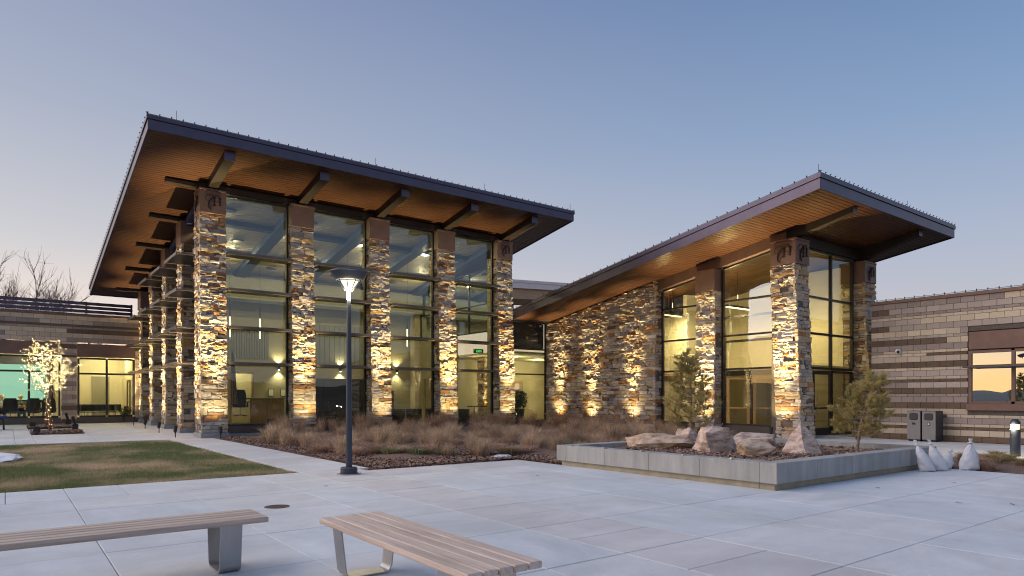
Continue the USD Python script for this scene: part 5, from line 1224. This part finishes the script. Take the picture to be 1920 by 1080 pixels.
def seated_person(loc, rz, shirt, hair, label):
    t = thing('person', label, 'person', loc)
    sh = {}
    J = dict(pel=(0, 0, .48), chest=(0, -.04, .86), neck=(0, -.05, 1.08), head=(0, -.08, 1.26))
    segs = [((J['pel'], .16), ((0, -.02, .68), .15)), (((0, -.02, .68), .15), (J['chest'], .16)), (((-.13, -.04, .95), .075), ((.13, -.04, .95), .075)), ((J['chest'], .13), (J['neck'], .055)), ((J['neck'], .055), ((0, -.07, 1.18), .06)),
            (((0, -.07, 1.24), .085), ((0, -.055, 1.30), .098)), (((0, -.1, 1.2), .05), ((0, -.09, 1.27), .08)), (((0, -.165, 1.25), .014), ((0, -.15, 1.29), .012)), (((.095, -.06, 1.255), .02), ((.095, -.06, 1.285), .02)), (((-.095, -.06, 1.255), .02), ((-.095, -.06, 1.285), .02))]
    arms = []
    for s in (-1, 1):
        S_, E_, W_ = (s * .2, -.04, .95), (s * .26, -.2, .76), (s * .12, -.42, .80)
        arms += [((S_, .06), (E_, .045)), ((E_, .043), (W_, .03))]
        segs += [((S_, .055), (E_, .04)), ((E_, .04), (W_, .03)), ((W_, .03), ((s * .09, -.49, .80), .032))]
        for q in range(4): segs.append((((s * (.07 + .018 * q), -.51, .80), .009), ((s * (.065 + .02 * q), -.57 + .006 * abs(q - 1), .785), .008)))
        segs.append((((s * .06, -.46, .805), .011), ((s * .03, -.50, .80), .009)))
        segs += [(((s * .1, 0, .48), .085), ((s * .12, -.45, .5), .065)), (((s * .12, -.45, .5), .06), ((s * .12, -.43, .1), .045)), (((s * .12, -.43, .06), .045), ((s * .12, -.6, .045), .035))]
    M = at(loc[0], loc[1], loc[2], rz)
    def put(name, m, mm, it=6):
        b = smooth_body(m, it); v = np.array(b.vertices) @ M[:3, :3].T + M[:3, 3]; return part(t, name, (v, np.array(b.faces)), mm, smooth=True)
    put('body', capsule_chain(segs), 'skin', 4)
    put('shirt', capsule_chain([((J['pel'], .172), ((0, -.02, .68), .165)), (((0, -.02, .68), .165), (J['chest'], .172)), (((-.14, -.04, .95), .088), ((.14, -.04, .95), .088)), ((J['chest'], .14), ((0, -.05, 1.06), .07))] + [((a[0], a[1] + .014), (b[0], b[1] + .012)) for a, b in arms]), shirt)
    put('trousers', capsule_chain([(((s * .1, 0, .48), .1), ((s * .12, -.45, .5), .078)) for s in (-1, 1)] + [(((s * .12, -.45, .5), .075), ((s * .12, -.43, .12), .06)) for s in (-1, 1)]), 'trousers')
    put('hair', capsule_chain([(((0, -.035, 1.30), .098), ((0, -.02, 1.24), .085)), (((0, -.06, 1.335), .08), ((0, -.03, 1.32), .09))]), hair)
seated_person((-.15, 45.35, .25), 0.0, 'shirt_blue', 'hair_white', 'seated person with white hair and a pale blue shirt at the meeting table, far left')
seated_person((.66, 45.35, .25), 0.1, 'shirt_dark', 'hair_white', 'seated person with white hair and a dark shirt bent over paper at the meeting table')
def high_chair(loc, rz, label):
    t = thing('office_chair', label, 'chair', loc); M = at(*loc, rz)
    b = MB(); a = np.linspace(-1, 1, 9)
    for i in range(8):
        for z0, z1, k0, k1 in ((.5, .8, 1, 1.05), (.8, 1.05, 1.05, 1.0), (1.05, 1.2, 1.0, .8)):
            p = np.array([(.29 * a[k] * kk, .27 - .1 * a[k] ** 2 + .06 * (zz - .5), zz) for zz, kk in ((z0, k0), (z1, k1)) for k in (i, i + 1)]); q = p + np.array([0, .09, 0]); p = np.vstack([p, q]) @ M[:3, :3].T + M[:3, 3]
            b.hexa([p[0], p[1], p[5], p[4], p[2], p[3], p[7], p[6]])
    part(t, 'backrest', b, 'black_leather'); part(t, 'seat', MB().bbox(-.28, .28, -.28, .27, .42, .53, .04, M), 'black_leather')
    for s in (-1, 1): part(t, 'armrest', MB().bbox(s * .31 - .035, s * .31 + .035, -.2, .2, .64, .69, .015, M).box(s * .31 - .02, s * .31 + .02, -.02, .04, .45, .64, M), 'black_leather')
    o = np.array(loc); part(t, 'stem', MB().tube([o + (0, 0, .08), o + (0, 0, .42)], .03, 8), 'chrome')
    f = MB()
    for k in range(5):
        g = k * 1.2566 + rz; f.tube([o + (0, 0, .09), o + (.3 * math.cos(g), .3 * math.sin(g), .04)], .02, 5)
    part(t, 'foot', f, 'black_metal')
for (x, y, a, lb) in ((.2, 42.2, math.pi, 'high backed dark chair seen from behind, left of the lit trees'), (1.15, 42.3, math.pi, 'high backed dark chair seen from behind, at the mullion beside the lit trees'), (1.8, 42.4, math.pi, 'high backed dark chair behind the lit trees, rightmost in the meeting room')):
    high_chair((x, y, .25), a, lb)
high_chair((8.35, 31.0, .62), 2.6, 'brown black high backed chair on the platform beside the flag')
high_chair((12.2, 31.2, .12), .4, 'black office chair in the second bay of the hall with papers on it')
high_chair((12.9, 33.0, .12), -.6, 'black office chair farther back in the second bay of the hall')
def barrel_chair(x, y, lb, rz=0):
    t = thing('tub_chair', lb, 'chair', (x, y, .12)); o = np.array((x, y, .12))
    part(t, 'base', MB().lathe([(.001, 0), (.28, 0), (.32, .42), (.001, .44)], o, 20), 'black_leather', smooth=30)
    sh = MB(); g = np.linspace(-.35 + rz, math.pi + .35 + rz, 16)
    for i in range(15):
        ring = [(o[0] + r_ * math.cos(a), o[1] + r_ * math.sin(a), o[2] + z) for z in (.30, .78) for a, r_ in ((g[i], .40), (g[i + 1], .40), (g[i + 1], .32), (g[i], .32))]
        sh.hexa(ring)
    part(t, 'back', sh, 'black_leather'); part(t, 'cushion', MB().lathe([(.001, .42), (.29, .42), (.3, .48), (.27, .52), (.001, .53)], o, 18), 'black_leather', smooth=30)
for x, y, lb in ((15.6, 30.0, 'black tub chair, leftmost of the three in the third bay of the hall'), (16.6, 30.1, 'black tub chair, middle of the three in the third bay of the hall'), (18.0, 30.6, 'larger black tub chair, rightmost in the third bay of the hall')): barrel_chair(x, y, lb)
dk = thing('judge_bench', 'wide brown wooden bench desk in the first bay of the hall', 'desk', (9.5, 31, .12))
part(dk, 'front_panel', MB().bbox(8.75, 10.25, 30.9, 30.98, .12, 1.4, .008), 'wood'); part(dk, 'side_panel', MB().bbox(10.17, 10.25, 30.99, 31.9, .12, 1.4, .008), 'wood'); part(dk, 'top', MB().bbox(8.7, 10.3, 30.85, 31.95, 1.402, 1.45, .01), 'dark_wood')
pd = single('platform', MB().bbox(6.6, 10.6, 30.2, 33, .12, .3, .01), 'carpet', 'low carpeted platform under the wooden bench desk', 'platform')
wb = thing('waste_basket', 'small blue grey waste basket before the wooden bench desk', 'basket', (9.35, 29.9, .12))
part(wb, 'basket', MB().lathe([(.13, 0), (.19, .42), (.2, .43), (.18, .42), (.12, .02), (.001, .02)], (9.35, 29.9, .12), 18), 'lamp_blue', smooth=30)
fg = thing('flag', 'furled striped flag with a blue field on a pole behind the first window', 'flag', (7.6, 29.6, .12))
fx, fy = 7.6, 29.6
part(fg, 'pole', MB().tube([(fx, fy, .3), (fx, fy, 3.9)], .016, 8), 'wood'); part(fg, 'foot', MB().lathe([(.001, 0), (.2, 0), (.18, .05), (.04, .12), (.02, .3)], (fx, fy, .12), 18), 'chrome'); part(fg, 'finial', MB().lathe([(.001, 0), (.03, .03), (.02, .08), (.001, .16)], (fx, fy, 3.9), 10), 'chrome')
nu, nv = 40, 30
def cloth(u, v):                                                      # u across the folds 0..1, v downwards 0..1
    wd = .05 + .19 * v ** .6; return (fx + .02 + wd * (u - .12), fy - .04 + .055 * math.sin(u * 17 + v * 2) * (.4 + v), 3.55 - 2.35 * v - .25 * u * (1 - v))
mm = {'flag_red': MB(), 'flag_white': MB(), 'flag_blue': MB()}
for i in range(nu):
    for j in range(nv):
        q = [cloth((i + a) / nu, (j + b) / nv) for a, b in ((0, 0), (1, 0), (1, 1), (0, 1))]; u, v = (i + .5) / nu, (j + .5) / nv
        c_ = 'flag_blue' if v < .42 and u < .62 else ('flag_red' if int((u + v * .12) * 13) % 2 == 0 else 'flag_white')
        mm[c_].add(q, [[0, 1, 2, 3]])
part(fg, 'red_stripes', mm['flag_red'], 'flag_red'); part(fg, 'white_stripes', mm['flag_white'], 'flag_white'); part(fg, 'blue_field', mm['flag_blue'], 'flag_blue')
st = MB()
for k in range(14):
    u, v = .06 + .5 * ((k * .37) % 1), .06 + .33 * ((k * .61) % 1); p = np.array(cloth(u, v)) + (0, -.012, 0)
    st.add([p + .018 * np.array([math.sin(a) * (1 if q % 2 == 0 else .42), 0, math.cos(a) * (1 if q % 2 == 0 else .42)]) for q, a in enumerate(np.linspace(0, 2 * math.pi, 11)[:-1])] + [p], [(q, (q + 1) % 10, 10) for q in range(10)])
part(fg, 'stars', st, 'flag_white', kind='stuff')
ez = thing('side_table', 'dark trestle table in the fourth bay of the hall', 'table', (20.2, 28.6, .12))
part(ez, 'top', MB().bbox(18.95, 20.6, 28.3, 28.8, 1.0, 1.06, .008), 'dark_metal')
for x in (19.15, 20.35):
    part(ez, 'leg', MB().tube([(x, 28.35, .12), (x + .1, 28.55, 1.0)], .025, 6), 'dark_metal'); part(ez, 'leg', MB().tube([(x + .2, 28.75, .12), (x + .1, 28.55, 1.0)], .025, 6), 'dark_metal')
part(ez, 'rail', MB().tube([(19.2, 28.55, .35), (20.5, 28.55, .35)], .02, 6), 'dark_metal')
ck = thing('wall_clock', 'round dark wall clock on the pilaster in the third bay of the hall', 'clock', (19.66, 32.9, 2.45))
part(ck, 'rim', MB().tube([(19.69, 32.85, 2.45), (19.64, 32.85, 2.45)], .24, 20), 'dark_metal'); part(ck, 'face', MB().tube([(19.638, 32.85, 2.45), (19.634, 32.85, 2.45)], .19, 20), 'paper')
xs_ = thing('exit_sign', 'green lit exit sign high in the fourth bay of the hall', 'sign', (21.6, 31.6, 4.2))
part(xs_, 'housing', MB().bbox(21.3, 21.95, 31.6, 31.68, 4.02, 4.27, .01), 'dark_metal')
tx = meshkit.text_mesh('EXIT', .13, .004, True); v = np.array(tx.vertices); v = np.stack([v[:, 0] - v[:, 0].max() / 2 + 21.62, 31.592 - v[:, 2], v[:, 1] + 4.08], 1); part(xs_, 'lettering', (v, np.array(tx.faces)), 'exit_green')
ct = thing('christmas_tree', 'decorated green fir with red ornaments behind the link window', 'tree', (21.0, 28.2, .12))
part(ct, 'trunk', MB().tube([(21.0, 28.2, .1), (21.0, 28.2, 2.2)], [.05, .01], 7), 'bark')
lf = MB()
for k in range(9):
    z = .5 + k * .22; lf.add(*leafball((21.0, 28.2, z), .62 - .062 * k, .14, 170, .07, 80 + k))
part(ct, 'foliage', lf, 'leaf_green', kind='stuff')
om = MB(); r9 = np.random.default_rng(9)
for k in range(38):
    z = r9.uniform(.45, 2.2); a = r9.uniform(0, 6.28); rr2 = .6 - .26 * (z - .5); om.tm(trimesh.creation.icosphere(1, .05).apply_translation((21.0 + rr2 * math.cos(a), 28.2 + rr2 * math.sin(a), z)))
part(ct, 'ornaments', om, 'berry_red', kind='stuff')
bl_ = MB(); o = trimesh.creation.icosphere(0, .014)
for k in range(60):
    z = r9.uniform(.4, 2.3); a = r9.uniform(0, 6.28); rr2 = .62 - .27 * (z - .5); bl_.add(np.array(o.vertices) + np.array([21.0 + rr2 * math.cos(a), 28.2 + rr2 * math.sin(a), z]), o.faces)
part(ct, 'lights', bl_, 'bulb', kind='stuff')
pp = thing('potted_plant', 'broad leaved plant in a tall pot behind the link window', 'plant', (22.2, 28.4, .12))
part(pp, 'pot', MB().lathe([(.001, 0), (.2, 0), (.3, .75), (.32, .76), (.28, .74), (.001, .7)], (22.0, 28.3, .12), 20), 'lamp_blue', smooth=30); part(pp, 'leaves', leafball((22.0, 28.3, 1.35), .5, .5, 260, .14, 91), 'leaf_green', kind='stuff')
# lit stone pier in the lobby
pr_ = thing('lobby_pier', 'lit stone pier inside the lobby, seen through the fourth bay', 'column', (21.4, 30.6, .12))
PF = Facing(); h_ = part(pr_, 'core', MB().box(21.1, 21.75, 30.25, 30.9, .12, 3.7), 'mortar')
ledge(PF, h_, lambda s, z: np.array([21.05 + s, 30.245, z]), (0, -1, 0), 0, .75, .12, lambda s: 3.7, (0, 0), 601); ledge(PF, h_, lambda s, z: np.array([21.095, 30.2 + s, z]), (-1, 0, 0), .03, .75, .12, lambda s: 3.7, (0, 0), 602)
PF.emit(pr_, 'stone', 'stone_facing', 'ledgestone')
light_in(pr_, (20.95, 29.9, .4), 60, r=.04, d=(.08, .08, 1), cone=22, soft=.6)
bb = thing('blue_bench', 'blue topped bench on a bent black leg at the far left edge', 'bench', (-.35, 35.6, zg(35.6)))
z = zg(35.6); part(bb, 'seat', MB().bbox(-1.6, .06, 35.3, 35.9, z + .52, z + .6, .015), 'blue_paint')
for x in (-.08, -1.4): part(bb, 'leg', MB().tube(spline([(x - .15, 35.4, z + .52), (x + .0, 35.4, z + .42), (x + .03, 35.4, z)], 5), .035, 7).tube(spline([(x - .15, 35.8, z + .52), (x + .0, 35.8, z + .42), (x + .03, 35.8, z)], 5), .035, 7), 'black_metal')
# fallen leaves on the plaza
r7 = random.Random(77)
for k, (x, y) in enumerate(((7.9, 9.6), (11.2, 5.0), (12.9, 4.5), (10.5, 3.6), (10.9, 3.1), (3.3, 6.7), (4.2, 10.6))):
    a = r7.random() * 6.28; M = at(x, y, .006, a); q = np.array([(-.05, 0, 0), (-.02, .02, .008), (.02, .018, .004), (.05, 0, .012), (.02, -.018, .003), (-.02, -.02, .006), (0, 0, .002)]) @ M[:3, :3].T + M[:3, 3]
    single('fallen_leaf', (q, np.array([(i, (i + 1) % 6, 6) for i in range(6)])), 'mulch_chip', 'small dry leaf lying on the plaza paving', 'leaf', 'dry leaves on the paving')

for k_, (x, y, lb) in enumerate(((11.4, 28.2, 'black tub chair behind the second window of the hall, left'), (13.6, 28.5, 'black tub chair behind the second window of the hall, beside the lamp post'), (14.6, 29.6, 'black tub chair behind the second window of the hall, farther back'), (18.4, 28.0, 'black tub chair behind the third window, close to the glass'))):
    barrel_chair(x, y, lb, .3 * k_)
rk = thing('bookcase', 'dark bookcase with pale papers against the back wall of the hall', 'bookcase', (17.9, 36.3, .12))
part(rk, 'case', MB().box(17.35, 17.4, 36.1, 36.45, .12, 1.9).box(18.5, 18.55, 36.1, 36.45, .12, 1.9).box(17.4, 18.5, 36.4, 36.45, .12, 1.9), 'dark_wood')
for k_ in range(5):
    s_ = part(rk, 'shelf', MB().box(17.4, 18.5, 36.1, 36.4, .14 + .43 * k_, .17 + .43 * k_), 'dark_wood')
    if k_ < 4:
        m = MB()
        for q in range(11): m.box(17.43 + q * .095, 17.43 + q * .095 + r7.uniform(.03, .085), 36.14, 36.36, .173 + .43 * k_, .173 + .43 * k_ + r7.uniform(.2, .34))
        part(rk, 'papers', m, 'paper' if k_ % 2 else 'hall_wall', kind='stuff')
tv = thing('wall_screen', 'dark flat screen on the cabinet wall of the hall', 'screen', (15.0, 36.0, 1.9))
part(tv, 'panel', MB().bbox(14.2, 15.9, 36.02, 36.08, 1.35, 2.35, .008), 'black_metal'); part(tv, 'bracket', MB().box(14.9, 15.2, 36.081, 36.098, 1.6, 2.1), 'dark_metal')
for x, z, lb in ((11.4, 1.75, 'small framed notice left of the first sconce on the back wall'), (12.05, 1.75, 'small framed notice right of the first sconce on the back wall')):
    t = thing('notice', lb, 'notice', (x, 36.48, z)); part(t, 'frame', MB().bbox(x - .15, x + .15, 36.46, 36.496, z - .2, z + .2, .005), 'dark_wood'); part(t, 'sheet', MB().box(x - .12, x + .12, 36.455, 36.459, z - .17, z + .17), 'paper')
